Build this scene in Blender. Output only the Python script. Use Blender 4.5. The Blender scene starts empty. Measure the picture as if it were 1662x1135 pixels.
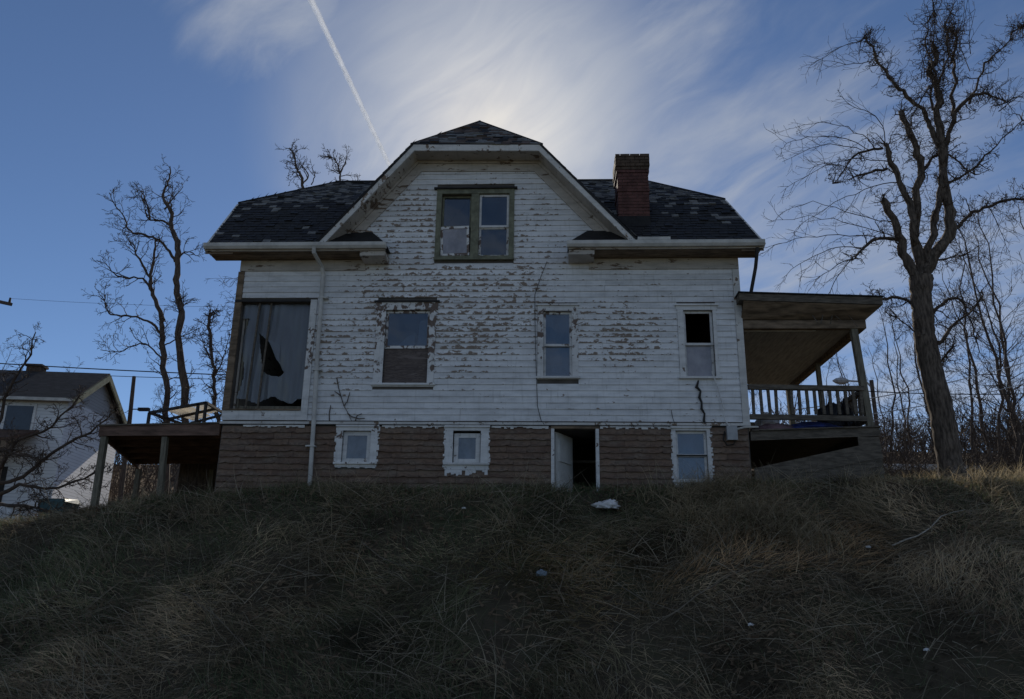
import bpy, math, random
import numpy as np
from mathutils import Matrix, Vector, noise as mnoise

random.seed(7)
RNG = np.random.default_rng(11)
R = math.radians
scene = bpy.context.scene
col = scene.collection

# ------------------------------------------------------------------ camera
SUN_EL, SUN_AZ = 31.6, -5.2          # degrees; azimuth measured from +y towards +x
cam_d = bpy.data.cameras.new("camera")
cam = bpy.data.objects.new("camera", cam_d)
col.objects.link(cam)
cam_d.sensor_width = 36
cam_d.lens = 36 * 1300 / 1662
cam_d.clip_start = 0.1
cam_d.clip_end = 30000
cam.matrix_world = (Matrix.Translation((0, -15, 0)) @ Matrix.Rotation(R(2.8), 4, 'Z')
                    @ Matrix.Rotation(R(90 + 16.9), 4, 'X') @ Matrix.Rotation(R(0.8), 4, 'Z'))
scene.camera = cam

# ------------------------------------------------------------------ node helper
class NT:
    def __init__(s, tree):
        s.t = tree
    def n(s, typ, **kw):
        nd = s.t.nodes.new('ShaderNode' + typ)
        for k, v in kw.items():
            if k.startswith('i_'):
                key = k[2:]
                key = int(key) if key.isdigit() else key.replace('_', ' ')
                s.set(nd.inputs[key], v)
            else:
                setattr(nd, k, v)
        return nd
    def set(s, sock, v):
        if isinstance(v, bpy.types.NodeSocket):
            s.t.links.new(v, sock)
        elif isinstance(v, bpy.types.Node):
            s.t.links.new(v.outputs[0], sock)
        else:
            sock.default_value = v
    def math(s, op, a, b=None, c=None, clamp=False):
        nd = s.t.nodes.new('ShaderNodeMath'); nd.operation = op; nd.use_clamp = clamp
        for i, v in enumerate((a, b, c)):
            if v is not None:
                s.set(nd.inputs[i], v)
        return nd.outputs[0]
    def vmath(s, op, a, b=None):
        nd = s.t.nodes.new('ShaderNodeVectorMath'); nd.operation = op
        s.set(nd.inputs[0], a)
        if b is not None:
            s.set(nd.inputs[1], b)
        return nd.outputs['Value'] if op in ('DOT_PRODUCT', 'LENGTH', 'DISTANCE') else nd.outputs[0]
    def smooth(s, v, lo, hi, a=0.0, b=1.0):
        nd = s.t.nodes.new('ShaderNodeMapRange'); nd.interpolation_type = 'SMOOTHSTEP'
        s.set(nd.inputs[0], v)
        nd.inputs[1].default_value = lo; nd.inputs[2].default_value = hi
        nd.inputs[3].default_value = a; nd.inputs[4].default_value = b
        return nd.outputs[0]
    def noise(s, vec, scale, detail=4, rough=0.55, dist=0.0):
        nd = s.t.nodes.new('ShaderNodeTexNoise')
        s.set(nd.inputs['Vector'], vec)
        nd.inputs['Scale'].default_value = scale
        nd.inputs['Detail'].default_value = detail
        nd.inputs['Roughness'].default_value = rough
        nd.inputs['Distortion'].default_value = dist
        return nd.outputs[0]
    def scale(s, vec, sc, rot=(0, 0, 0)):
        nd = s.t.nodes.new('ShaderNodeMapping')
        s.set(nd.inputs[0], vec)
        nd.inputs['Rotation'].default_value = rot
        nd.inputs['Scale'].default_value = sc
        return nd.outputs[0]
    def mix(s, f, a, b):
        nd = s.t.nodes.new('ShaderNodeMix'); nd.data_type = 'RGBA'
        s.set(nd.inputs[0], f); s.set(nd.inputs[6], a); s.set(nd.inputs[7], b)
        return nd.outputs[2]
    def ramp(s, f, stops):
        nd = s.t.nodes.new('ShaderNodeValToRGB')
        s.set(nd.inputs[0], f)
        e = nd.color_ramp.elements
        while len(e) < len(stops):
            e.new(0.5)
        for el, (p, c) in zip(e, stops):
            el.position = p
            el.color = (c[0], c[1], c[2], 1)
        return nd.outputs[0]

# ------------------------------------------------------------------ world
world = bpy.data.worlds.new("World")
scene.world = world
world.use_nodes = True
W = NT(world.node_tree)
bg = world.node_tree.nodes["Background"]
sky = W.n('TexSky', sky_type='NISHITA', sun_disc=False)
sky.sun_elevation = R(SUN_EL)
sky.sun_rotation = R(SUN_AZ)
sky.altitude = 300
sky.air_density = 0.72
sky.dust_density = 0.06
sky.ozone_density = 4.5
tc = W.n('TexCoord')
d = W.vmath('NORMALIZE', tc.outputs['Generated'])
sep = W.n('SeparateXYZ', i_0=d)
sun_dir = (math.sin(R(SUN_AZ)) * math.cos(R(SUN_EL)), math.cos(R(SUN_AZ)) * math.cos(R(SUN_EL)), math.sin(R(SUN_EL)))
cs = W.vmath('DOT_PRODUCT', d, sun_dir)                       # cosine of the angle to the sun
# high thin cloud: a flat layer seen in perspective
den = W.math('ADD', W.math('MAXIMUM', sep.outputs[2], 0.0), 0.22)
px_ = W.math('DIVIDE', sep.outputs[0], den)
py_ = W.math('DIVIDE', sep.outputs[1], den)
pv = W.n('CombineXYZ', i_0=px_, i_1=py_, i_2=0.0).outputs[0]
warp = W.n('TexNoise', i_Vector=pv, i_Scale=1.3, i_Detail=3.0).outputs['Color']
wv = W.vmath('ADD', pv, W.vmath('MULTIPLY', W.vmath('SUBTRACT', warp, (0.5, 0.5, 0.5)), (0.35, 0.35, 0.0)))
rv = W.scale(wv, (1, 1, 1), (0, 0, R(52)))                   # wisps run to the upper right
streak = W.noise(W.scale(rv, (1.6, 5.0, 1)), 1.7, 8, 0.56, 0.6)
broad = W.noise(wv, 1.5, 4, 0.55)
fine = W.noise(W.scale(rv, (3.0, 10.0, 1)), 3.0, 6, 0.6, 0.3)
def blob(dr, lo, hi):
    v = Vector(dr).normalized()
    return W.smooth(W.vmath('DOT_PRODUCT', d, tuple(v)), math.cos(R(hi)), math.cos(R(lo)))
b_sun = blob((-0.06, 1.0, 0.68), 2, 21)
b_right = blob((0.26, 1.0, 0.56), 2, 15)
b_low = blob((0.42, 1.0, 0.36), 3, 22)
b_top = blob((-0.47, 1.0, 0.88), 2, 9)
b_clear = blob((-0.55, 1.0, 0.50), 8, 26)
bias = W.math('ADD', W.math('MULTIPLY', b_sun, 0.16), W.math('MULTIPLY', b_right, 0.05))
bias = W.math('ADD', bias, W.math('MULTIPLY', b_top, 0.30))
bias = W.math('ADD', bias, W.math('MULTIPLY', b_low, 0.17))
bias = W.math('SUBTRACT', bias, W.math('MULTIPLY', b_clear, 0.20))
b_front = blob((0.0, 1.0, 0.45), 34, 70)
bias = W.math('ADD', bias, W.math('MULTIPLY', W.math('SUBTRACT', 1.0, b_front), 0.14))  # extra cloud outside the view, added to brighten the facade
raw = W.math('ADD', W.math('ADD', W.math('MULTIPLY', streak, 0.55), W.math('MULTIPLY', broad, 0.45)), bias)
raw = W.math('ADD', raw, W.math('MULTIPLY', W.math('SUBTRACT', fine, 0.5), 0.16))
cover = W.smooth(raw, 0.46, 1.0)
cover = W.math('MULTIPLY', cover, 0.85)
veil = W.math('MULTIPLY', W.smooth(cs, math.cos(R(17)), math.cos(R(1.0))), W.smooth(W.math('ADD', W.math('MULTIPLY', broad, 0.5), W.math('MULTIPLY', streak, 0.5)), 0.3, 0.65, 0.45, 1.0))   # ice veil lit up round the sun
cover = W.math('MAXIMUM', cover, W.math('MULTIPLY', veil, 0.9))
cover = W.math('MULTIPLY', cover, W.smooth(sep.outputs[2], 0.0, 0.12))
# thin ice cloud scatters forward: brighter towards the sun
fw = W.smooth(cs, math.cos(R(30)), math.cos(R(1)))
fw2 = W.math('POWER', W.math('MAXIMUM', cs, 0.0), 160.0)
clum = W.math('ADD', 5.6, W.math('ADD', W.math('MULTIPLY', fw, 0.5), W.math('MULTIPLY', fw2, 5.0)))
ccol = W.mix(fw2, (0.90, 0.96, 1.06, 1), (1.0, 0.94, 0.84, 1))
cl = W.vmath('SCALE', ccol)
cl_n = cl.node; W.set(cl_n.inputs['Scale'], clum)
skymix = W.mix(cover, sky.outputs[0], cl)
W.set(bg.inputs[0], skymix)
bg.inputs[1].default_value = 0.085

# ------------------------------------------------------------------ sun
sl = bpy.data.lights.new("sun", 'SUN')
sl.energy = 4.0
sl.angle = R(0.53)
sl.color = (1.0, 0.91, 0.78)
sun = bpy.data.objects.new("sun", sl)
col.objects.link(sun)
sun.location = (0, 0, 40)
sun.rotation_euler = (-Vector(sun_dir)).to_track_quat('-Z', 'Y').to_euler()

scene.view_settings.view_transform = 'Standard'
scene.view_settings.look = 'None'
scene.view_settings.gamma = 1.0
scene.view_settings.use_curve_mapping = False
scene.view_settings.exposure = 0.0
scene.cycles.max_bounces = 6
scene.cycles.transparent_max_bounces = 16
scene.cycles.use_denoising = True

# ------------------------------------------------------------------ materials
MATS = {}
def material(name):
    m = bpy.data.materials.new(name)
    m.use_nodes = True
    k = NT(m.node_tree)
    p = m.node_tree.nodes["Principled BSDF"]
    MATS[name] = m
    return m, k, p

def simple(name, c, rough=0.8, var=0.25, sc=6.0, bump=0.15, stretch=(1, 1, 1), metal=0.0, spec=0.3, fine=0.0):
    m, k, p = material(name)
    pos = k.n('NewGeometry').outputs['Position']
    v = k.scale(pos, stretch)
    nz = k.noise(v, sc, 6, 0.6)
    lo = [max(0, x * (1 - var)) for x in c] + [1]
    hi = [min(1, x * (1 + var)) for x in c] + [1]
    cc = k.mix(k.smooth(nz, 0.3, 0.7), tuple(lo), tuple(hi))
    k.set(p.inputs['Base Color'], cc)
    p.inputs['Roughness'].default_value = rough
    p.inputs['Metallic'].default_value = metal
    p.inputs['Specular IOR Level'].default_value = spec
    if bump:
        b = k.n('Bump', i_Strength=bump, i_Distance=0.01)
        k.set(b.inputs['Height'], k.noise(v, sc * 4, 5, 0.6))
        k.set(p.inputs['Normal'], b)
    return m

def paint_peel(name, paint, bare, amount, local=True, streak=(3.3, 1, 6.0)):
    """Old oil paint flaking off wood: flakes start at the lower edge of a board."""
    m, k, p = material(name)
    pos = k.n('NewGeometry').outputs['Position']
    obj = k.n('TexCoord').outputs['Object']
    rnd = k.n('ObjectInfo').outputs['Random']
    off = k.n('CombineXYZ', i_0=k.math('MULTIPLY', rnd, 37.0), i_1=0.0, i_2=k.math('MULTIPLY', rnd, 11.0)).outputs[0]
    v = k.vmath('ADD', k.scale(pos, streak), off) if local else k.scale(pos, streak)
    flake = k.noise(v, 2.3, 7, 0.66, 0.25)
    sx = k.n('SeparateXYZ', i_0=pos)
    X, Z = sx.outputs[0], sx.outputs[2]
    def spot(cx, cz, rx, rz):
        a = k.math('DIVIDE', k.math('SUBTRACT', X, cx), rx)
        b = k.math('DIVIDE', k.math('SUBTRACT', Z, cz), rz)
        r = k.math('ADD', k.math('MULTIPLY', a, a), k.math('MULTIPLY', b, b))
        return k.smooth(r, 0.15, 1.3, 1.0, 0.0)
    reg = k.math('MAXIMUM', spot(-2.0, 5.6, 2.6, 1.7), spot(1.3, 4.9, 1.3, 0.8))
    reg = k.math('MAXIMUM', reg, k.math('MULTIPLY', spot(-4.0, 4.6, 0.9, 1.0), 0.9))
    reg = k.math('MAXIMUM', reg, k.math('MULTIPLY', spot(-3.0, 7.2, 1.2, 1.1), 0.8))
    reg = k.math('MAXIMUM', reg, k.math('MULTIPLY', spot(-0.2, 7.0, 0.9, 1.2), 0.55))
    big = k.math('ADD', k.math('MULTIPLY', k.noise(k.scale(pos, (1, 1, 1)), 0.9, 3, 0.5), 0.6), k.math('MULTIPLY', k.noise(k.scale(pos, (1, 1, 1.5)), 3.2, 3, 0.5), 0.4))
    h = k.n('SeparateXYZ', i_0=obj).outputs[2]
    val = k.math('ADD', flake, k.math('MULTIPLY', k.math('SUBTRACT', reg, 0.45), 0.17 * amount))
    val = k.math('ADD', val, k.math('MULTIPLY', k.math('SUBTRACT', big, 0.5), 0.42))
    if local:
        val = k.math('SUBTRACT', val, k.math('MULTIPLY', h, 1.5))
    mask = k.smooth(val, 0.535, 0.55) if local else k.smooth(val, 0.57, 0.585)
    grain = k.noise(k.scale(pos, (3, 3, 60)), 3, 5, 0.6)
    wood = k.mix(grain, tuple(x * 0.6 for x in bare) + (1,), tuple(x * 1.35 for x in bare) + (1,))
    dirt = k.noise(k.scale(pos, (1.2, 1, 5)), 1.7, 7, 0.65)
    soot = k.noise(k.scale(pos, (8, 1, 1.2)), 2.0, 5, 0.6)
    pc = k.mix(k.smooth(dirt, 0.35, 0.75), tuple(paint) + (1,), tuple(x * 0.72 for x in paint) + (1,))
    pc = k.mix(k.math('MULTIPLY', k.smooth(soot, 0.5, 0.8), 0.35), pc, (0.26, 0.25, 0.22, 1))
    tone = k.math('ADD', 0.9, k.math('MULTIPLY', rnd, 0.16))
    pcs = k.vmath('SCALE', pc); k.set(pcs.node.inputs['Scale'], tone)
    k.set(p.inputs['Base Color'], k.mix(mask, pcs, wood))
    p.inputs['Roughness'].default_value = 0.7
    p.inputs['Specular IOR Level'].default_value = 0.25
    b = k.n('Bump', i_Strength=0.5, i_Distance=0.004)
    k.set(b.inputs['Height'], k.math('ADD', k.math('SUBTRACT', 1.0, mask), k.math('MULTIPLY', grain, 0.3)))
    k.set(p.inputs['Normal'], b)
    return m

paint_peel('siding_paint', (0.765, 0.772, 0.778), (0.24, 0.19, 0.15), 0.9)
paint_peel('trim_paint', (0.70, 0.69, 0.66), (0.20, 0.15, 0.11), 0.35, local=False, streak=(2.5, 2.5, 2.5))
paint_peel('cornice_paint', (0.52, 0.48, 0.43), (0.16, 0.12, 0.09), 0.5, local=False, streak=(1.5, 2, 6))
paint_peel('casing_paint', (0.74, 0.74, 0.73), (0.16, 0.12, 0.10), 0.9, local=False, streak=(4, 2, 3))
simple('green_trim', (0.175, 0.178, 0.125), 0.75, 0.3, 9, 0.3)
simple('gutter_metal', (0.50, 0.49, 0.46), 0.55, 0.18, 4, 0.05, spec=0.4)
simple('soffit_wood', (0.17, 0.125, 0.085), 0.85, 0.5, 3, 0.4, stretch=(1, 4, 4))
simple('grey_wood', (0.115, 0.098, 0.078), 0.9, 0.4, 4, 0.5, stretch=(1.2, 6, 6))
simple('post_wood', (0.16, 0.145, 0.11), 0.9, 0.35, 4, 0.4, stretch=(6, 6, 1))
simple('ceiling_wood', (0.37, 0.36, 0.33), 0.85, 0.25, 3, 0.2, stretch=(8, 1, 1))
simple('rust_beam', (0.14, 0.088, 0.066), 0.85, 0.4, 3, 0.3, stretch=(1, 5, 5))
simple('dark_iron', (0.03, 0.028, 0.027), 0.7, 0.3, 8, 0.1)
simple('black_wire', (0.02, 0.02, 0.02), 0.6, 0.1, 8, 0)
simple('pale_wire', (0.5, 0.5, 0.5), 0.4, 0.1, 8, 0, metal=0.6)
simple('tar', (0.02, 0.02, 0.021), 0.8, 0.3, 8, 0.4)
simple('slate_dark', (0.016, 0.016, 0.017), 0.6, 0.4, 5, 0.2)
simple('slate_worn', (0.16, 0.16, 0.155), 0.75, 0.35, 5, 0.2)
simple('slate_brown', (0.10, 0.075, 0.062), 0.8, 0.4, 5, 0.3)
simple('brick_red', (0.105, 0.048, 0.042), 0.85, 0.35, 7, 0.5)
simple('brick_mossy', (0.085, 0.060, 0.043), 0.9, 0.35, 7, 0.5)
simple('mortar', (0.13, 0.10, 0.09), 0.95, 0.2, 12, 0.4)
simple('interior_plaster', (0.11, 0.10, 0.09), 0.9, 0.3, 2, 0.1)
simple('concrete', (0.34, 0.33, 0.31), 0.9, 0.15, 3, 0.2)
simple('door_paint', (0.66, 0.66, 0.64), 0.6, 0.12, 3, 0.1)
simple('meter_metal', (0.36, 0.37, 0.38), 0.5, 0.1, 8, 0.05)
simple('bark', (0.105, 0.083, 0.066), 0.95, 0.6, 6, 1.0, stretch=(4, 4, 0.8))
simple('twig_bark', (0.075, 0.056, 0.044), 0.9, 0.3, 9, 0.0)
simple('wood_bark', (0.095, 0.072, 0.058), 0.95, 0.4, 5, 0.5, stretch=(4, 4, 0.8))
simple('white_plastic', (0.60, 0.60, 0.60), 0.45, 0.25, 8, 0.2)
simple('blue_plastic', (0.20, 0.25, 0.29), 0.5, 0.1, 8, 0.2)
simple('blue_tarp', (0.02, 0.035, 0.16), 0.55, 0.3, 6, 0.3)
simple('black_bag', (0.015, 0.015, 0.018), 0.4, 0.2, 6, 0.3)
simple('faded_cloth', (0.14, 0.09, 0.10), 0.95, 0.5, 5, 0.4)
simple('far_glass', (0.03, 0.04, 0.055), 0.15, 0.2, 3, 0.0, spec=0.5)
simple('slate_mid', (0.022, 0.022, 0.022), 0.7, 0.35, 5, 0.2)
simple('far_roof', (0.038, 0.036, 0.036), 0.85, 0.4, 3, 0.4, stretch=(1, 1, 4))
simple('brown_roof', (0.10, 0.06, 0.042), 0.85, 0.4, 3, 0.4)
simple('olive_trim', (0.30, 0.30, 0.20), 0.8, 0.2, 4, 0.1)
simple('stick_wood', (0.17, 0.145, 0.11), 0.9, 0.3, 10, 0.2)
simple('birch_stick', (0.36, 0.33, 0.28), 0.8, 0.35, 14, 0.1)
simple('bin_plastic', (0.07, 0.14, 0.15), 0.5, 0.2, 4, 0.1)

def shingle_mat():
    m, k, p = material('asphalt_shingle')
    pos = k.n('NewGeometry').outputs['Position']
    rnd = k.n('ObjectInfo').outputs['Random']
    g = k.noise(pos, 60, 3, 0.7)
    l = k.noise(k.scale(pos, (1, 1, 3)), 2.2, 5, 0.6)
    z = k.n('TexCoord').outputs['Object']
    h = k.n('SeparateXYZ', i_0=z).outputs[2]
    c = k.ramp(rnd, [(0.0, (0.15, 0.094, 0.066)), (0.5, (0.19, 0.122, 0.085)), (1.0, (0.235, 0.158, 0.108))])
    c = k.mix(k.math('MULTIPLY', k.smooth(l, 0.40, 0.70), 0.8), c, (0.25, 0.20, 0.155, 1))
    low_dark = k.math('MULTIPLY', k.smooth(k.math('SUBTRACT', k.noise(k.scale(pos, (3, 1, 6)), 4, 5, 0.7), k.math('MULTIPLY', h, 1.5)), 0.38, 0.5), 0.55)  # darkens towards each shingle's lower edge, broken up by noise
    c = k.mix(low_dark, c, (0.075, 0.055, 0.045, 1))
    c = k.mix(k.math('MULTIPLY', g, 0.35), c, (0.05, 0.035, 0.03, 1))
    k.set(p.inputs['Base Color'], c)
    p.inputs['Roughness'].default_value = 0.95
    b = k.n('Bump', i_Strength=0.6, i_Distance=0.004)
    k.set(b.inputs['Height'], g)
    k.set(p.inputs['Normal'], b)
shingle_mat()

def plywood_mat():
    m, k, p = material('weathered_plywood')
    pos = k.n('NewGeometry').outputs['Position']
    wv = k.noise(k.scale(pos, (0.8, 1, 7)), 2.6, 6, 0.62, 1.2)
    c = k.ramp(wv, [(0.30, (0.055, 0.045, 0.042)), (0.45, (0.15, 0.12, 0.105)), (0.52, (0.07, 0.055, 0.05)), (0.68, (0.20, 0.165, 0.15))])
    k.set(p.inputs['Base Color'], c)
    p.inputs['Roughness'].default_value = 0.9
plywood_mat()

def glass_mat(name, dirt, tint, refl=1.0):
    """Thin old window glass: reflects, lets the dark room show, and carries a film of dirt."""
    m, k, p = material(name)
    nt = m.node_tree
    pos = k.n('NewGeometry').outputs['Position']
    fr = k.n('Fresnel', i_IOR=1.52)
    gl = k.n('BsdfGlossy', i_Roughness=0.03)
    bump = k.n('Bump', i_Strength=0.12, i_Distance=0.02)
    k.set(bump.inputs['Height'], k.noise(pos, 2.5, 2, 0.5))
    k.set(gl.inputs['Normal'], bump)
    tr = k.n('BsdfTransparent'); tr.inputs[0].default_value = (0.72, 0.78, 0.82, 1)
    df = k.n('BsdfDiffuse'); df.inputs[0].default_value = tuple(tint) + (1,)
    m1 = k.n('MixShader')
    dn = k.smooth(k.noise(k.scale(pos, (1, 1, 0.7)), 3.5, 6, 0.62), 0.25, 0.8, dirt * 0.55, min(1.0, dirt * 1.35))
    k.set(m1.inputs[0], dn); k.set(m1.inputs[1], tr.outputs[0]); k.set(m1.inputs[2], df.outputs[0])
    m2 = k.n('MixShader')
    k.set(m2.inputs[0], k.math('MULTIPLY', fr.outputs[0], 1.9 * refl, clamp=True))
    k.set(m2.inputs[1], m1.outputs[0]); k.set(m2.inputs[2], gl.outputs[0])
    nt.links.new(m2.outputs[0], nt.nodes['Material Output'].inputs[0])
    return m
glass_mat('window_glass', 0.10, (0.30, 0.34, 0.40))
glass_mat('film_glass', 0.42, (0.17, 0.24, 0.34))
glass_mat('frosted_glass', 0.8, (0.22, 0.25, 0.29), 0.6)
glass_mat('curtained_glass', 0.95, (0.40, 0.39, 0.42), 0.6)

def sheet_mat(name, c, transp, rough):
    m, k, p = material(name)
    nt = m.node_tree
    pos = k.n('NewGeometry').outputs['Position']
    df = k.n('BsdfDiffuse')
    k.set(df.inputs[0], k.mix(k.noise(pos, 2.0, 5, 0.6), tuple(x * 0.75 for x in c) + (1,), tuple(c) + (1,)))
    tl = k.n('BsdfTranslucent'); tl.inputs[0].default_value = tuple(c) + (1,)
    gl = k.n('BsdfGlossy', i_Roughness=rough)
    tr = k.n('BsdfTransparent')
    a = k.n('MixShader', i_0=0.4 if transp > 0.1 else 0.7); k.set(a.inputs[1], df.outputs[0]); k.set(a.inputs[2], tl.outputs[0])
    b = k.n('MixShader', i_0=transp); k.set(b.inputs[1], a.outputs[0]); k.set(b.inputs[2], tr.outputs[0])
    c2 = k.n('MixShader', i_0=0.06); k.set(c2.inputs[1], b.outputs[0]); k.set(c2.inputs[2], gl.outputs[0])
    nt.links.new(c2.outputs[0], nt.nodes['Material Output'].inputs[0])
sheet_mat('plastic_sheet', (0.30, 0.33, 0.37), 0.25, 0.3)
sheet_mat('fibreglass', (0.78, 0.68, 0.50), 0.05, 0.4)

def ground_mat():
    m, k, p = material('ground_soil')
    pos = k.n('NewGeometry').outputs['Position']
    a = k.noise(pos, 0.9, 6, 0.6)
    b = k.noise(pos, 14, 6, 0.7)
    c = k.ramp(a, [(0.3, (0.07, 0.058, 0.042)), (0.5, (0.13, 0.108, 0.075)), (0.7, (0.10, 0.11, 0.062))])
    far = k.smooth(k.n('SeparateXYZ', i_0=pos).outputs[1], 4, 14)
    c = k.mix(far, c, (0.15, 0.105, 0.065, 1))
    back = k.smooth(k.n('SeparateXYZ', i_0=pos).outputs[1], -14, -10, 1.0, 0.0)
    c = k.mix(back, c, (0.24, 0.21, 0.13, 1))  # unseen ground behind the camera, made paler to bounce light onto the facade
    c = k.mix(k.math('MULTIPLY', b, 0.6), c, (0.02, 0.016, 0.012, 1))
    k.set(p.inputs['Base Color'], c)
    p.inputs['Roughness'].default_value = 1.0
    p.inputs['Specular IOR Level'].default_value = 0.05
    bp = k.n('Bump', i_Strength=1.0, i_Distance=0.05)
    k.set(bp.inputs['Height'], b)
    k.set(p.inputs['Normal'], bp)
ground_mat()

def blade_mat():
    m, k, p = material('grass_blade')
    at = k.n('Attribute', attribute_name='col')
    k.set(p.inputs['Base Color'], at.outputs['Color'])
    p.inputs['Roughness'].default_value = 0.7
    p.inputs['Specular IOR Level'].default_value = 0.2
    nt = m.node_tree
    tl = k.n('BsdfTranslucent')
    k.set(tl.inputs[0], at.outputs['Color'])
    mx = k.n('MixShader', i_0=0.45)
    k.set(mx.inputs[1], p.outputs[0]); k.set(mx.inputs[2], tl.outputs[0])
    nt.links.new(mx.outputs[0], nt.nodes['Material Output'].inputs[0])
blade_mat()

def clap_far_mat():
    m, k, p = material('far_siding')
    obj = k.n('TexCoord').outputs['Object']
    z = k.n('SeparateXYZ', i_0=obj).outputs[2]
    saw = k.math('FRACT', k.math('DIVIDE', z, 0.13))
    pos = k.n('NewGeometry').outputs['Position']
    c = k.mix(k.noise(pos, 1.5, 5, 0.6), (0.62, 0.63, 0.64, 1), (0.78, 0.79, 0.80, 1))
    c = k.mix(k.smooth(saw, 0.0, 0.12, 0.75, 0.0), c, (0.10, 0.11, 0.12, 1))
    k.set(p.inputs['Base Color'], c)
    b = k.n('Bump', i_Strength=1.0, i_Distance=0.03, invert=True)
    k.set(b.inputs['Height'], saw)
    k.set(p.inputs['Normal'], b)
    p.inputs['Roughness'].default_value = 0.7
clap_far_mat()

def contrail_mat(name, alpha):
    m, k, p = material(name)
    nt = m.node_tree
    pos = k.n('NewGeometry').outputs['Position']
    df = k.n('BsdfDiffuse'); df.inputs[0].default_value = (0.95, 0.97, 1.0, 1)
    tl = k.n('BsdfTranslucent'); tl.inputs[0].default_value = (0.95, 0.97, 1.0, 1)
    tr = k.n('BsdfTransparent')
    a = k.n('MixShader', i_0=0.95); k.set(a.inputs[1], df.outputs[0]); k.set(a.inputs[2], tl.outputs[0])
    b = k.n('MixShader')
    k.set(b.inputs[0], k.smooth(k.noise(pos, 0.02, 4, 0.6), 0.2, 0.75, alpha * 0.45, alpha * 1.2))
    k.set(b.inputs[1], tr.outputs[0]); k.set(b.inputs[2], a.outputs[0])
    nt.links.new(b.outputs[0], nt.nodes['Material Output'].inputs[0])
contrail_mat('ice_core', 0.5)
contrail_mat('ice_halo', 0.4)
contrail_mat('ice_fringe', 0.22)

# ------------------------------------------------------------------ mesh helpers
WLOC = {}
def link(name, me, mats, parent=None, origin=(0, 0, 0)):
    o = bpy.data.objects.new(name, me)
    col.objects.link(o)
    for m in (mats if isinstance(mats, (list, tuple)) else [mats]):
        me.materials.append(MATS[m])
    place(o, parent, origin)
    return o

def place(o, parent, origin):
    o.location = origin
    WLOC[o] = Vector(origin)
    if parent is not None:
        o.parent = parent
        o.matrix_parent_inverse = Matrix.Translation(-WLOC[parent])

def tag(o, label=None, cat=None, group=None, kind=None):
    if label: o['label'] = label
    if cat: o['category'] = cat
    if group: o['group'] = group
    if kind: o['kind'] = kind
    return o

def empty(name, loc, label=None, cat=None, group=None, rz=0.0):
    o = bpy.data.objects.new(name, None)
    o.empty_display_size = 0.2
    col.objects.link(o)
    place(o, None, loc)
    o.rotation_euler = (0, 0, rz)
    return tag(o, label, cat, group)

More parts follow.
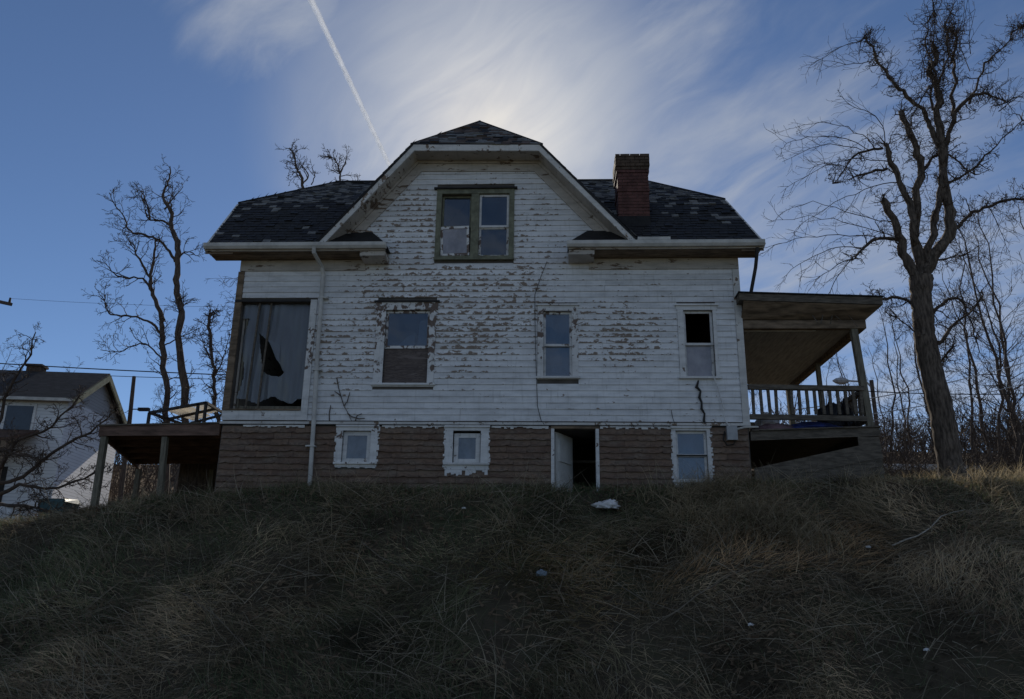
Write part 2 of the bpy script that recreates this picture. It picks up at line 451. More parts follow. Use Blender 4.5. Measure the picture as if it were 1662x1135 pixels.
class MB:
    def __init__(s):
        s.v = []; s.f = []; s.m = []
    def add(s, vs, fs, mi=0):
        b = len(s.v)
        s.v.extend(vs)
        s.f.extend([tuple(i + b for i in f) for f in fs])
        s.m.extend([mi] * len(fs))
    def box(s, x0, x1, y0, y1, z0, z1, mi=0, mat=None):
        vs = [(x0, y0, z0), (x1, y0, z0), (x1, y1, z0), (x0, y1, z0), (x0, y0, z1), (x1, y0, z1), (x1, y1, z1), (x0, y1, z1)]
        if mat is not None:
            vs = [tuple(mat @ Vector(v)) for v in vs]
        s.add(vs, [(0, 3, 2, 1), (4, 5, 6, 7), (0, 1, 5, 4), (1, 2, 6, 5), (2, 3, 7, 6), (3, 0, 4, 7)], mi)
    def hexa(s, a, b, mi=0):
        """a, b: two quads (4 points each) joined to a closed block"""
        s.add(list(a) + list(b), [(3, 2, 1, 0), (4, 5, 6, 7), (0, 1, 5, 4), (1, 2, 6, 5), (2, 3, 7, 6), (3, 0, 4, 7)], mi)
    def prism(s, poly, off, mi=0):
        n = len(poly)
        o = Vector(off)
        vs = [tuple(p) for p in poly] + [tuple(Vector(p) + o) for p in poly]
        fs = [tuple(range(n - 1, -1, -1)), tuple(range(n, 2 * n))]
        fs += [(i, (i + 1) % n, n + (i + 1) % n, n + i) for i in range(n)]
        s.add(vs, fs, mi)
    def bar(s, a, b, w, h, mi=0, up=(0, 0, 1)):
        a = Vector(a); b = Vector(b)
        t = (b - a).normalized()
        u = Vector(up)
        sd = t.cross(u)
        if sd.length < 1e-4:
            sd = Vector((1, 0, 0))
        sd.normalize()
        u = sd.cross(t).normalized()
        q = lambda p: [tuple(p + sd * (sx * w / 2) + u * (sz * h / 2)) for sx, sz in ((-1, -1), (1, -1), (1, 1), (-1, 1))]
        s.hexa(q(a), q(b), mi)
    def tube(s, pts, rad, sides=6, mi=0, cap=True, rough=0.0):
        n = len(pts)
        P = [Vector(p) for p in pts]
        if not isinstance(rad, (list, tuple)):
            rad = [rad] * n
        t0 = (P[1] - P[0]).normalized()
        ref = Vector((0, 0, 1)) if abs(t0.z) < 0.9 else Vector((1, 0, 0))
        u = t0.cross(ref).normalized()
        base = len(s.v)
        for i in range(n):
            t = (P[min(i + 1, n - 1)] - P[max(i - 1, 0)]).normalized()
            u = (u - t * u.dot(t))
            if u.length < 1e-5:
                u = t.orthogonal()
            u.normalize()
            w = t.cross(u)
            for k in range(sides):
                a = 2 * math.pi * k / sides
                s.v.append(tuple(P[i] + (u * math.cos(a) + w * math.sin(a)) * rad[i] * (1 + (random.uniform(-rough, rough) if rough else 0))))
        for i in range(n - 1):
            for k in range(sides):
                k2 = (k + 1) % sides
                s.f.append((base + i * sides + k, base + i * sides + k2, base + (i + 1) * sides + k2, base + (i + 1) * sides + k))
                s.m.append(mi)
        if cap:
            s.f.append(tuple(base + k for k in range(sides - 1, -1, -1))); s.m.append(mi)
            s.f.append(tuple(base + (n - 1) * sides + k for k in range(sides))); s.m.append(mi)
    def mesh(s, name, origin=(0, 0, 0), smooth=False):
        me = bpy.data.meshes.new(name)
        v = np.asarray(s.v, dtype=np.float64) - np.asarray(origin, dtype=np.float64)
        me.from_pydata(v.tolist(), [], s.f)
        if any(s.m):
            me.polygons.foreach_set('material_index', s.m)
        if smooth:
            me.polygons.foreach_set('use_smooth', [True] * len(s.f))
        me.update()
        return me
    def build(s, name, mats, parent=None, origin=None, smooth=False):
        if origin is None:
            a = np.asarray(s.v)
            c = (a.min(0) + a.max(0)) / 2
            origin = (float(c[0]), float(c[1]), float(a[:, 2].min()))
        return link(name, s.mesh(name, origin, smooth), mats, parent, origin)

def part(name, mats, parent, fn, **kw):
    mb = MB(); fn(mb)
    return mb.build(name, mats, parent, **kw)

def rbox(name, mats, parent, *a, **kw):
    mb = MB(); mb.box(*a)
    return mb.build(name, mats, parent, **kw)

# ------------------------------------------------------------------ ground
XC = [-60, -14, -10.4, -8.6, -6.3, -4.5, 0, 3.7, 6.0, 8.5, 14, 60]
ZC = [0.6, 0.72, 0.98, 1.30, 1.60, 1.66, 1.74, 1.83, 1.90, 1.88, 1.75, 1.6]
def smin(a, b, k):
    h = np.clip(0.5 + 0.5 * (b - a) / k, 0, 1)
    return b * (1 - h) + a * h - k * h * (1 - h)
FX = RNG.uniform(-1, 1, (24, 2)); FX /= np.linalg.norm(FX, axis=1)[:, None]
FK = RNG.uniform(0.8, 6.0, 24); FP = RNG.uniform(0, 6.28, 24)
def bumps(x, y):
    z = 0
    for (a, b), k, p in zip(FX, FK, FP):
        z = z + np.sin((a * x + b * y) * k + p) / (0.6 + k)
    return z * 0.085
def H(x, y):
    x = np.asarray(x, float); y = np.asarray(y, float)
    zc = np.interp(x, XC, ZC)
    crest = -0.9 + 0.18 * np.sin(x * 0.7 + 1.0) + 0.1 * np.sin(x * 1.9)
    top = zc + 0.05 * np.clip(y - crest, 0, 18) + 0.20 * np.clip(y - 18, 0, 70) + 0.03 * np.clip(x - 5, 0, 20) * np.clip(y, 0, 20) / 10
    slope = zc - 0.70 * (crest - y)
    low = -1.42 - 0.02 * np.clip(-6 - y, 0, 9)
    z = smin(top, slope, 0.25)
    z = np.where(y > crest + 1.2, top, z)
    z = -smin(-z, -low, 0.5)
    amp = np.clip((crest + 0.5 - y) / 1.5, 0.1, 1) * np.clip((y + 14) / 5, 0.15, 1)
    return z + bumps(x, y) * amp

def grid_axis(segs):
    out = []
    for a, b, st in segs:
        n = max(1, int(round((b - a) / st)))
        out += [a + (b - a) * i / n for i in range(n)]
    out.append(segs[-1][1])
    return np.array(out)
gx = grid_axis([(-400, -60, 40), (-60, -14, 3), (-14, 14, 0.2), (14, 60, 3), (60, 400, 40)])
gy = grid_axis([(-300, -40, 30), (-40, -12, 2), (-12, 3, 0.16), (3, 20, 1), (20, 100, 4), (100, 400, 30)])
GX, GY = np.meshgrid(gx, gy)
GZ = H(GX, GY)
nx, ny = len(gx), len(gy)
me = bpy.data.meshes.new('ground')
idx = np.arange(nx * ny).reshape(ny, nx)
q = np.stack([idx[:-1, :-1], idx[:-1, 1:], idx[1:, 1:], idx[1:, :-1]], -1).reshape(-1, 4)
me.vertices.add(nx * ny)
me.vertices.foreach_set('co', np.stack([GX, GY, GZ], -1).reshape(-1))
me.loops.add(len(q) * 4)
me.loops.foreach_set('vertex_index', q.reshape(-1))
me.polygons.add(len(q))
me.polygons.foreach_set('loop_start', np.arange(len(q)) * 4)
me.polygons.foreach_set('loop_total', np.full(len(q), 4))
me.polygons.foreach_set('use_smooth', np.ones(len(q), bool))
me.update(); me.validate()
tag(link('ground', me, 'ground_soil'), kind='structure')

# street behind the photographer
mb = MB()
mb.box(-120, 120, -27, -18.5, -2.2, -1.62)
tag(mb.build('road', 'concrete'), kind='structure')

# ------------------------------------------------------------------ the house
house = empty('house', (-1.3, 3.6, 1.6),
              'abandoned white clapboard house with peeling paint, dark slate roof and brown shingled basement', 'house')
XL, XR, YB = -6.33, 3.73, 7.2          # wall planes
EAVE = 6.52
OPEN = dict(A=(-3.44, -2.25, 3.80, 5.57), B=(-0.235, 0.56, 3.955, 5.49), C=(2.505, 3.255, 3.96, 5.48),
            attic=(-2.34, -0.725, 6.45, 8.07), porch=(-6.28, -4.67, 3.13, 5.60),
            D=(-4.05, -3.28, 2.24, 3.035), E=(-1.965, -1.155, 2.20, 3.035), F=(0.03, 0.93, 1.2, 3.035), G=(2.30, 3.0, 1.93, 3.035))
# clear holes through the backing wall (inside the casings)
HOLE = dict(A=(-3.26, -2.38, 3.86, 5.38), B=(-0.12, 0.44, 4.0, 5.35), C=(2.62, 3.19, 4.0, 5.36),
            attic=(-2.235, -0.83, 6.54, 7.94), porch=(-6.22, -4.80, 3.34, 5.55),
            D=(-3.95, -3.40, 2.32, 2.93), E=(-1.83, -1.30, 2.32, 2.94), F=(0.09, 0.87, 1.2, 2.98), G=(2.36, 2.94, 2.02, 2.96))
GAB = [(-4.75, 6.52), (-2.80, 8.62), (-0.30, 8.60), (1.65, 6.52)]   # gable wall outline above the eaves

def gable_span(z):
    """x-range of the front wall at height z"""
    if z <= EAVE:
        return XL, XR
    t = (z - 6.52) / (8.61 - 6.52)
    return -4.75 + t * 1.95, 1.65 - t * 1.95

def cut(x0, x1, z0, z1, holes):
    """pieces of the interval x0..x1 left free by holes touching the band z0..z1"""
    iv = [(x0, x1)]
    for a, b, c, e in holes:
        if e <= z0 + 1e-4 or c >= z1 - 1e-4:
            continue
        nw = []
        for p, q_ in iv:
            if b <= p or a >= q_:
                nw.append((p, q_)); continue
            if a > p: nw.append((p, a))
            if b < q_: nw.append((b, q_))
        iv = nw
    return [(a, b) for a, b in iv if b - a > 0.02]

# front wall: a sheathing built of bands round the openings, boards nailed on it
mb = MB()
zs = sorted({1.0, EAVE, 8.6} | {v for h in HOLE.values() for v in h[2:]} | {6.9, 7.3, 7.6, 8.2})
for z0, z1 in zip(zs[:-1], zs[1:]):
    a0, b0 = gable_span(z0 + 1e-3)
    a1, b1 = gable_span(z1)
    for p, q_ in cut(min(a0, a1), max(b0, b1), z0, z1, HOLE.values()):
        p0 = max(p, a0); p1 = max(p, a1); q0 = min(q_, b0); q1 = min(q_, b1)
        mb.hexa([(p0, 0.0, z0), (q0, 0.0, z0), (q0, 0.15, z0), (p0, 0.15, z0)],
                [(p1, 0.0, z1), (q1, 0.0, z1), (q1, 0.15, z1), (p1, 0.15, z1)])
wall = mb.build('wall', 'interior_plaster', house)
# side and back walls, floors
mb = MB()
mb.box(XL, XL + 0.15, 0.152, YB, 1.0, 6.6)
mb.box(XR - 0.15, XR, 0.152, YB, 1.0, 6.6)
mb.box(XL, XR, YB, YB + 0.15, 1.0, 6.6)
mb.prism([(XL, 0.15, 6.6), (XL, YB, 6.6), (XL, 6.0, 8.15), (XL, 1.3, 8.15)], (0.15, 0, 0))
mb.prism([(XR - 0.15, 0.15, 6.6), (XR - 0.15, YB, 6.6), (XR - 0.15, 6.0, 8.15), (XR - 0.15, 1.3, 8.15)], (0.15, 0, 0))
mb.build('side_walls', 'cornice_paint', house)
mb = MB()
mb.box(XL + 0.16, XR - 0.16, 0.16, YB - 0.02, 2.98, 3.10)
mb.box(XL + 0.16, XR - 0.16, 0.16, YB - 0.02, 6.28, 6.40)
mb.box(-4.55, -4.45, 0.16, YB - 0.02, 3.11, 6.27)
mb.box(-1.2, -1.1, 0.16, YB - 0.02, 3.11, 6.27)
mb.box(XL + 0.16, XR - 0.16, 3.6, 3.7, 1.2, 2.97)
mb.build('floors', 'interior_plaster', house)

# clapboards
EXPO = 0.12
def clapboard(x0, x1, z, skew0=0.0, skew1=0.0):
    mb = MB()
    y_b, y_t = -0.030, -0.010
    h = EXPO + 0.018
    j = random.uniform(-0.0025, 0.0025)
    x1 -= 0.003
    a = [(x0, y_b + j, 0), (x1, y_b + j, 0), (x1, -0.002, 0), (x0, -0.002, 0)]
    b = [(x0 + skew0, y_t, h), (x1 + skew1, y_t, h), (x1 + skew1, -0.002, h), (x0 + skew0, -0.002, h)]
    sag = random.uniform(-0.003, 0.003)
    mb.hexa([(p[0], p[1], p[2] + (sag if i in (1, 2) else 0)) for i, p in enumerate(a)], b)
    xc = (x0 + x1) / 2
    mb.v = [(p[0] - xc, p[1], p[2]) for p in mb.v]
    me = mb.mesh('clapboard')
    link('clapboard', me, 'siding_paint', wall, (xc, 0, z))
rows = 0
z = 3.13
while z < 8.5:
    a, b = gable_span(z + 0.06)
    if z < 6.3:
        a, b = XL + 0.10, XR - 0.10
    elif z < 6.55:
        a, b = -3.95, 1.0
    ivs = cut(a, b, z + 0.01, z + EXPO - 0.01, OPEN.values())
    for p, q_ in ivs:
        x = p
        while x < q_ - 0.05:
            L = random.uniform(1.9, 4.4)
            e = x + L
            if q_ - e < 0.7:
                e = q_
            s0 = s1 = 0.0
            if z > 6.55:
                if abs(x - a) < 1e-6: s0 = 0.11
                if abs(e - b) < 1e-6: s1 = -0.11
            clapboard(x, e, z + random.uniform(-0.002, 0.002), s0, s1)
            x = e
    z += EXPO
    rows += 1

# brown asphalt shingles on the basement wall
SH = 0.118
lib = []
for k in range(10):
    w = [0.30, 0.34, 0.38, 0.42, 0.48][k % 5]
    mb = MB()
    n = 6
    bot = [random.uniform(-0.007, 0.007) + (0.022 if random.random() < 0.12 else 0) for _ in range(n + 1)]
    for i in range(n):
        xa, xb = -w / 2 + w * i / n, -w / 2 + w * (i + 1) / n
        mb.hexa([(xa, -0.042, bot[i]), (xb, -0.042, bot[i + 1]), (xb, -0.002, bot[i + 1]), (xa, -0.002, bot[i])],
                [(xa, -0.008, SH + 0.02), (xb, -0.008, SH + 0.02), (xb, -0.002, SH + 0.02), (xa, -0.002, SH + 0.02)])
    m_ = mb.mesh('shingle')
    m_.materials.append(MATS['asphalt_shingle'])
    lib.append((w, m_))
base_wall = wall
z = 3.0 - SH
while z > 1.45:
    for p, q_ in cut(XL + 0.02, XR - 0.02, z + 0.01, z + SH - 0.01, [OPEN[k] for k in 'DEFG']):
        x = p
        while x < q_ - 0.02:
            w, m_ = random.choice(lib)
            sc = 1.0
            if x + w > q_ - 0.12:
                sc = (q_ - x) / w
                if sc > 1.5:
                    sc = 1.0
            o = bpy.data.objects.new('shingle', m_)
            col.objects.link(o)
            place(o, base_wall, (x + w * sc / 2, random.uniform(-0.004, 0.0), z + random.uniform(-0.006, 0.006)))
            o.scale = (sc * 0.993, random.uniform(0.8, 1.25), 1)
            x += w * sc
    z -= SH

# belt course, corner boards, frieze boards
def trim(name, mats, x0, x1, y0, y1, z0, z1):
    return rbox(name, mats, house, x0, x1, y0, y1, z0, z1)
trim('belt_board', 'trim_paint', XL - 0.03, XR + 0.03, -0.065, -0.002, 3.052, 3.10)
trim('shadow_line', 'dark_iron', XL - 0.03, XR + 0.03, -0.05, -0.003, 3.035, 3.05)  # dark strip standing in for the shadow under the belt board
trim('corner_board', 'trim_paint', XR - 0.10, XR + 0.03, -0.045, -0.003, 3.101, 6.22)
trim('corner_board', 'soffit_wood', XL - 0.03, XL + 0.095, -0.04, -0.003, 5.61, 6.22)
trim('frieze_board', 'cornice_paint', XL, -3.74, -0.05, -0.004, 6.23, 6.47)
trim('frieze_board', 'cornice_paint', 0.79, XR + 0.03, -0.05, -0.004, 6.23, 6.47)
for x0, x1 in [(-5.9, -4.7), (-3.2, -2.0), (-1.1, 0.0), (0.95, 2.28)]:
    mb = MB()
    n = int((x1 - x0) / 0.06)
    for i in range(n):
        xa = x0 + i * 0.06
        mb.box(xa, xa + 0.061, -0.046, -0.037, 3.034 - random.uniform(0.015, 0.06), 3.0345)
    mb.build('paint_edge', 'trim_paint', house)

# ---- cornice of the front gable
OUT = [(-4.70, 6.60), (-2.85, 8.84), (-0.15, 8.80), (1.80, 6.60)]
def offset_poly(poly, dist):
    """offset an open polyline to its inner (lower) side"""
    res = []
    P = [Vector((a, b)) for a, b in poly]
    nrm = []
    for a, b in zip(P[:-1], P[1:]):
        t = (b - a).normalized()
        nrm.append(Vector((t.y, -t.x)))
    for i, p in enumerate(P):
        if i == 0: n = nrm[0]
        elif i == len(P) - 1: n = nrm[-1]
        else:
            n = (nrm[i - 1] + nrm[i]).normalized()
            n = n / n.dot(nrm[i])
        res.append(p + n * dist)
    return res
def rake_strip(mb, d0, d1, y0, y1, start=0, end=3):
    a = offset_poly(OUT, d0); b = offset_poly(OUT, d1)
    for i in range(start, end):
        mb.hexa([(a[i].x, y0, a[i].y), (a[i + 1].x, y0, a[i + 1].y), (a[i + 1].x, y1, a[i + 1].y), (a[i].x, y1, a[i].y)],
                [(b[i].x, y0, b[i].y), (b[i + 1].x, y0, b[i + 1].y), (b[i + 1].x, y1, b[i + 1].y), (b[i].x, y1, b[i].y)])
for i in range(3):
    mb = MB(); rake_strip(mb, 0.012, 0.15, -0.52, -0.48, i, i + 1); mb.build('rake_board', 'trim_paint', house)
    mb = MB(); rake_strip(mb, 0.11, 0.135, -0.478, -0.036, i, i + 1); mb.build('rake_soffit', 'cornice_paint', house)
    mb = MB(); rake_strip(mb, 0.14, 0.36, -0.055, -0.034, i, i + 1); mb.build('rake_frieze', 'cornice_paint', house)
    mb = MB(); rake_strip(mb, 0.137, 0.19, -0.09, -0.056, i, i + 1); mb.build('crown_moulding', 'cornice_paint', house)

# ---- roof
roof = empty('roof', (-1.5, 3.6, 6.6)); place(roof, house, (-1.5, 3.6, 6.6))
tag(roof, None)
def plane_slates(name, poly, row_dir, up_dir, expo, width, light, mats=('slate_dark', 'slate_worn', 'tar', 'slate_mid')):
    """deck board plus lapped slates over one flat roof face; poly = 3D points, counter-clockwise seen from outside"""
    P = [Vector(p) for p in poly]
    u = Vector(row_dir).normalized()
    nn = Vector((0, 0, 0))
    for p_, q_ in zip(P, P[1:] + P[:1]):
        nn += p_.cross(q_)
    n = nn.normalized()
    if n.dot(u.cross(Vector(up_dir))) < 0: n = -n
    u = (u - n * u.dot(n)).normalized()
    v = n.cross(u).normalized()
    o = sum(P, Vector((0, 0, 0))) / len(P)
    if (P[0] - P[1]).length > 0: o = o
    Q = [((p - o).dot(u), (p - o).dot(v)) for p in P]
    mb = MB()
    mb.prism([p - n * 0.05 for p in P], tuple(n * 0.045), 2)
    vmin, vmax = min(q[1] for q in Q), max(q[1] for q in Q)
    def span(vv):
        xs = []
        for (x0, y0), (x1, y1) in zip(Q, Q[1:] + Q[:1]):
            if (y0 - vv) * (y1 - vv) < 0:
                xs.append(x0 + (x1 - x0) * (vv - y0) / (y1 - y0))
        return (min(xs), max(xs)) if len(xs) >= 2 else None
    r = 0
    vv = vmin
    while vv < vmax - 0.02:
        s0 = span(vv + 0.01); s1 = span(min(vv + expo, vmax - 0.005))
        if s0 and s1:
            lo, hi = min(s0[0], s1[0]), max(s0[1], s1[1])
            x = lo - (width / 2 if r % 2 else 0)
            while x < hi:
                w = width * random.uniform(0.85, 1.12)
                a0, b0 = max(x, s0[0]), min(x + w - 0.006, s0[1])
                a1, b1 = max(x, s1[0]), min(x + w - 0.006, s1[1])
                if b0 - a0 > 0.01 or b1 - a1 > 0.01:
                    b0 = max(a0, b0); b1 = max(a1, b1)
                    t = random.uniform(0.008, 0.018) + (0.02 if random.random() < 0.06 else 0); dv = random.uniform(-0.022, 0.010)
                    tl = random.uniform(-0.004, 0.004)
                    pt = lambda xx, yy, hh: tuple(o + u * xx + v * yy + n * hh)
                    top = min(vv + expo + 0.02, vmax)
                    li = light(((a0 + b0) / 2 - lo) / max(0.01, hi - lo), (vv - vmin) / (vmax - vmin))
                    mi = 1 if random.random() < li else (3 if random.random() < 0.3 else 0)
                    mb.add([pt(a0, vv + dv, t + tl), pt(b0, vv + dv, t - tl), pt(b1, top, 0.002), pt(a1, top, 0.002),
                            pt(a0, vv + dv, -0.004), pt(b0, vv + dv, -0.004)],
                           [(0, 1, 2, 3), (4, 5, 1, 0), (5, 2, 1), (4, 0, 3)], mi)
                x += w
        vv += expo; r += 1
    ob = mb.build(name, list(mats), roof)
    ob['kind'] = 'stuff'
    return ob
EL, ER = (-6.89, -0.5, 6.60), (4.155, -0.5, 6.60)
BLc, BRc = (-6.92, 0.86, 8.24), (3.80, 0.90, 8.25)
RLc, RRc = (-5.60, 3.6, 10.24), (2.45, 3.6, 10.20)
mir = lambda p: (p[0], 7.2 - p[1], p[2])
VLe, VLb, VLr = (-4.68, -0.5, 6.60), (-3.36, 0.87, 8.24), (-1.66, 3.6, 10.24)
VRe, VRb, VRr = (1.78, -0.5, 6.60), (0.33, 0.89, 8.25), (-1.40, 3.6, 10.22)
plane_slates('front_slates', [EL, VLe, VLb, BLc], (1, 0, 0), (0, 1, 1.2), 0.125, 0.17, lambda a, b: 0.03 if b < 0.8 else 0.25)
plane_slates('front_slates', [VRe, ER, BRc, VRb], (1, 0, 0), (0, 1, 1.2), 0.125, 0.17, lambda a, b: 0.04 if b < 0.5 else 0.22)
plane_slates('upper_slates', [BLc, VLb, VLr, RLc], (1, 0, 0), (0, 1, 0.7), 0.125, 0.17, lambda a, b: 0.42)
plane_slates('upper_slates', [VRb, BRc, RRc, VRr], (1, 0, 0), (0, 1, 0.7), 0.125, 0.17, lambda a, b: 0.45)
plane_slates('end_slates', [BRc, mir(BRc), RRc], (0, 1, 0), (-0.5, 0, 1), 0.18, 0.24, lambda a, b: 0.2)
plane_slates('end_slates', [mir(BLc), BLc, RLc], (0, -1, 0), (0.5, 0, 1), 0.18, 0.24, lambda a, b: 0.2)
mb = MB()
mb.prism([mir(ER), mir(EL), mir(BLc), mir(BRc)], (0, -0.03, -0.05))
mb.prism([mir(BRc), mir(BLc), mir(RLc), mir(RRc)], (0, -0.03, -0.05))
mb.build('rear_roof_face', 'slate_dark', roof)
PK = (-1.60, 1.0, 10.33); PKb = (-1.60, 3.62, 10.33)
o3 = lambda i, y: (OUT[i][0], y, OUT[i][1])
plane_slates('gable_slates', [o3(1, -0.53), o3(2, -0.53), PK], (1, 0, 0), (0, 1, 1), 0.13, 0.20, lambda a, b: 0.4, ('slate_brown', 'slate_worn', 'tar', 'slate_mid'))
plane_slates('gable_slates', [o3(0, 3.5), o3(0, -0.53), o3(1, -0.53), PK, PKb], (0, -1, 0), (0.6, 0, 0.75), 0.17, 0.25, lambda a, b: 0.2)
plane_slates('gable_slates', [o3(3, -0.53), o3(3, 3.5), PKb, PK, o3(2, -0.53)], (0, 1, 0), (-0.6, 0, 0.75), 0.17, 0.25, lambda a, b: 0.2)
# ridge caps
mb = MB()
mb.tube([RLc, RRc], 0.05, 6); mb.tube([BLc, RLc], 0.035, 6); mb.tube([BRc, RRc], 0.035, 6)
mb.tube([PK, PKb], 0.04, 6); mb.tube([o3(1, -0.52), PK], 0.028, 6); mb.tube([o3(2, -0.52), PK], 0.028, 6)
mb.build('ridge_cap', 'tar', roof)
# side rake boards and their soffits
for cx, e, b in ((XL, EL, BLc), (XR, ER, BRc)):
    sgn = -1 if cx == XL else 1
    for f in (lambda p: p, mir):
        mb = MB()
        mb.bar(Vector(f(e)) + Vector((0, 0, -0.10)), Vector(f(b)) + Vector((0, 0, -0.10)), 0.04, 0.15)
        mb.build('side_rake', 'trim_paint', roof)
    for f in (lambda p: p, mir):
        mb = MB()
        a1, a2 = Vector(f(e)), Vector(f(b))
        w1 = Vector((cx, a1.y, a1.z)); w2 = Vector((cx, a2.y, a2.z))
        dz = Vector((0, 0, -0.16)); dd = Vector((0, 0, -0.03))
        mb.hexa([tuple(a1 + dz), tuple(a2 + dz), tuple(w2 + dz), tuple(w1 + dz)], [tuple(a1 + dz + dd), tuple(a2 + dz + dd), tuple(w2 + dz + dd), tuple(w1 + dz + dd)])
        mb.build('side_soffit', 'soffit_wood', roof)
# ---- boxed eaves with gutters
for x0, x1 in ((-6.89, -3.22), (0.34, 4.155)):
    rbox('eave_soffit', 'soffit_wood', house, x0 + 0.04, x1 - 0.04, -0.50, -0.052, 6.455, 6.48)
    rbox('eave_fascia', 'cornice_paint', house, x0 + 0.03, x1 - 0.03, -0.535, -0.502, 6.455, 6.575)
    mb = MB()
    prof = [(-0.538, 6.595), (-0.538, 6.485), (-0.60, 6.48), (-0.635, 6.53), (-0.64, 6.598), (-0.627, 6.598), (-0.622, 6.54), (-0.595, 6.497), (-0.55, 6.497), (-0.55, 6.595)]
    mb.prism([(x0, y_, z_) for y_, z_ in prof], (x1 - x0, 0, 0))
    mb.build('gutter', 'gutter_metal', house)
# cornice returns: small pent roofs over the ends of the boxed eaves
for sgn, xa, xb in ((1, -4.55, -3.24), (-1, 1.66, 0.36)):
    mb = MB()
    e0 = (xa, -0.53, 6.60); e1 = (xb, -0.53, 6.60)
    t0 = (xa, -0.034, 7.09); t1 = (xb - sgn * 0.42, -0.034, 7.09); c1 = (xb, -0.034, 6.60)
    pts = [e0, e1, c1, (xa, -0.034, 6.60), t0, t1]
    mb.add(pts, [(0, 1, 5, 4), (1, 2, 5), (0, 4, 3), (2, 3, 4, 5), (0, 3, 2, 1)] if sgn > 0 else [(4, 5, 1, 0), (5, 2, 1), (3, 4, 0), (5, 4, 3, 2), (1, 2, 3, 0)])
    mb.build('return_roof', 'slate_dark', roof)
    mb = MB()
    xe = xb - sgn * 0.02
    mb.box(min(xe, xe - sgn * 0.5), max(xe, xe - sgn * 0.5), -0.50, -0.034, 6.36, 6.453)
    mb.build('return_box', 'cornice_paint', house)
# roof flashing scrap above the right gutter
rbox('flashing', 'gutter_metal', roof, 1.72, 2.35, -0.62, -0.52, 6.61, 6.67)

# ---- chimney
ch = part('chimney', 'mortar', roof, lambda m: m.box(1.435, 2.045, 0.065, 0.705, 6.9, 8.86))
mb = MB()
z = 7.42; r = 0
def course(mb, x0, x1, y0, y1, z, r, mi):
    bl = 0.205
    def run(a, b, f, off):
        x = a - (bl / 2 if off else 0)
        while x < b - 0.01:
            s, e = max(a, x), min(b, x + bl - 0.010)
            if e - s > 0.02: f(s, e)
            x += bl
    dz = 0.062
    j = lambda: random.uniform(-0.004, 0.004)
    run(x0, x1, lambda s, e: mb.box(s, e, y0 + j(), y0 + 0.09, z, z + dz, mi), r % 2)
    run(x0, x1, lambda s, e: mb.box(s, e, y1 - 0.09, y1 + j(), z, z + dz, mi), r % 2)
    run(y0 + 0.095, y1 - 0.095, lambda s, e: mb.box(x0 + j(), x0 + 0.09, s, e, z, z + dz, mi), (r + 1) % 2)
    run(y0 + 0.095, y1 - 0.095, lambda s, e: mb.box(x1 - 0.09, x1 + j(), s, e, z, z + dz, mi), (r + 1) % 2)
while z < 8.88:
    ex = 0.0; mi = 0
    if z > 8.42: ex = 0.02; mi = 1 if random.random() < 0.3 else 0
    if z > 8.55: ex = 0.035; mi = 1
    if 7.98 < z < 8.05: ex = 0.014
    course(mb, 1.42 - ex, 2.06 + ex, 0.05 - ex, 0.72 + ex, z, r, mi)
    z += 0.073; r += 1
o = mb.build('bricks', ['brick_red', 'brick_mossy'], roof); o['kind'] = 'stuff'
rbox('chimney_tar', 'tar', roof, 1.405, 2.075, 0.035, 0.74, 6.9, 7.44)

# ---- downspout (left), leaning pipe (right)
mb = MB()
mb.tube([(-4.66, -0.60, 6.50), (-4.66, -0.58, 6.40), (-4.60, -0.20, 6.26), (-4.575, -0.115, 6.12), (-4.56, -0.105, 4.6), (-4.51, -0.105, 3.0), (-4.48, -0.105, 1.66)], 0.042, 8)
for zz in (5.6, 4.1, 2.6):
    mb.box(-4.62, -4.44, -0.152, -0.03, zz, zz + 0.03)
mb.build('downspout', 'gutter_metal', house, smooth=False)
mb = MB()
mb.tube([(4.02, -0.56, 6.46), (3.99, -0.42, 6.10), (3.90, -0.30, 5.64)], 0.035, 8)
mb.build('downspout', 'dark_iron', house)

# ---- windows
def frame_box(mb, x0, x1, z0, z1, w, y0, y1, wt=None, wb=None):
    """rectangular frame of four sticks, inside the given outline"""
    wt = w if wt is None else wt; wb = w if wb is None else wb
    mb.box(x0, x0 + w, y0, y1, z0, z1)
    mb.box(x1 - w, x1, y0, y1, z0, z1)
    mb.box(x0 + w, x1 - w, y0, y1, z1 - wt, z1)
    mb.box(x0 + w, x1 - w, y0, y1, z0, z0 + wb)

def sash(parent, x0, x1, z0, z1, y, pane, mats='casing_paint', w=0.045, tilt=0.0):
    mb = MB(); frame_box(mb, x0, x1, z0, z1, w, y, y + 0.035)
    if tilt:
        c = Vector((x0, y, z0)); rot = Matrix.Translation(c) @ Matrix.Rotation(tilt, 4, 'Y') @ Matrix.Translation(-c)
        mb.v = [tuple(rot @ Vector(v)) for v in mb.v]
    mb.build('sash', mats, parent)
    if pane:
        mb = MB(); mb.box(x0 + w * 0.8, x1 - w * 0.8, y + 0.014, y + 0.019, z0 + w * 0.8, z1 - w * 0.8)
        if tilt:
            mb.v = [tuple(rot @ Vector(v)) for v in mb.v]
        mb.build('pane', pane, parent)

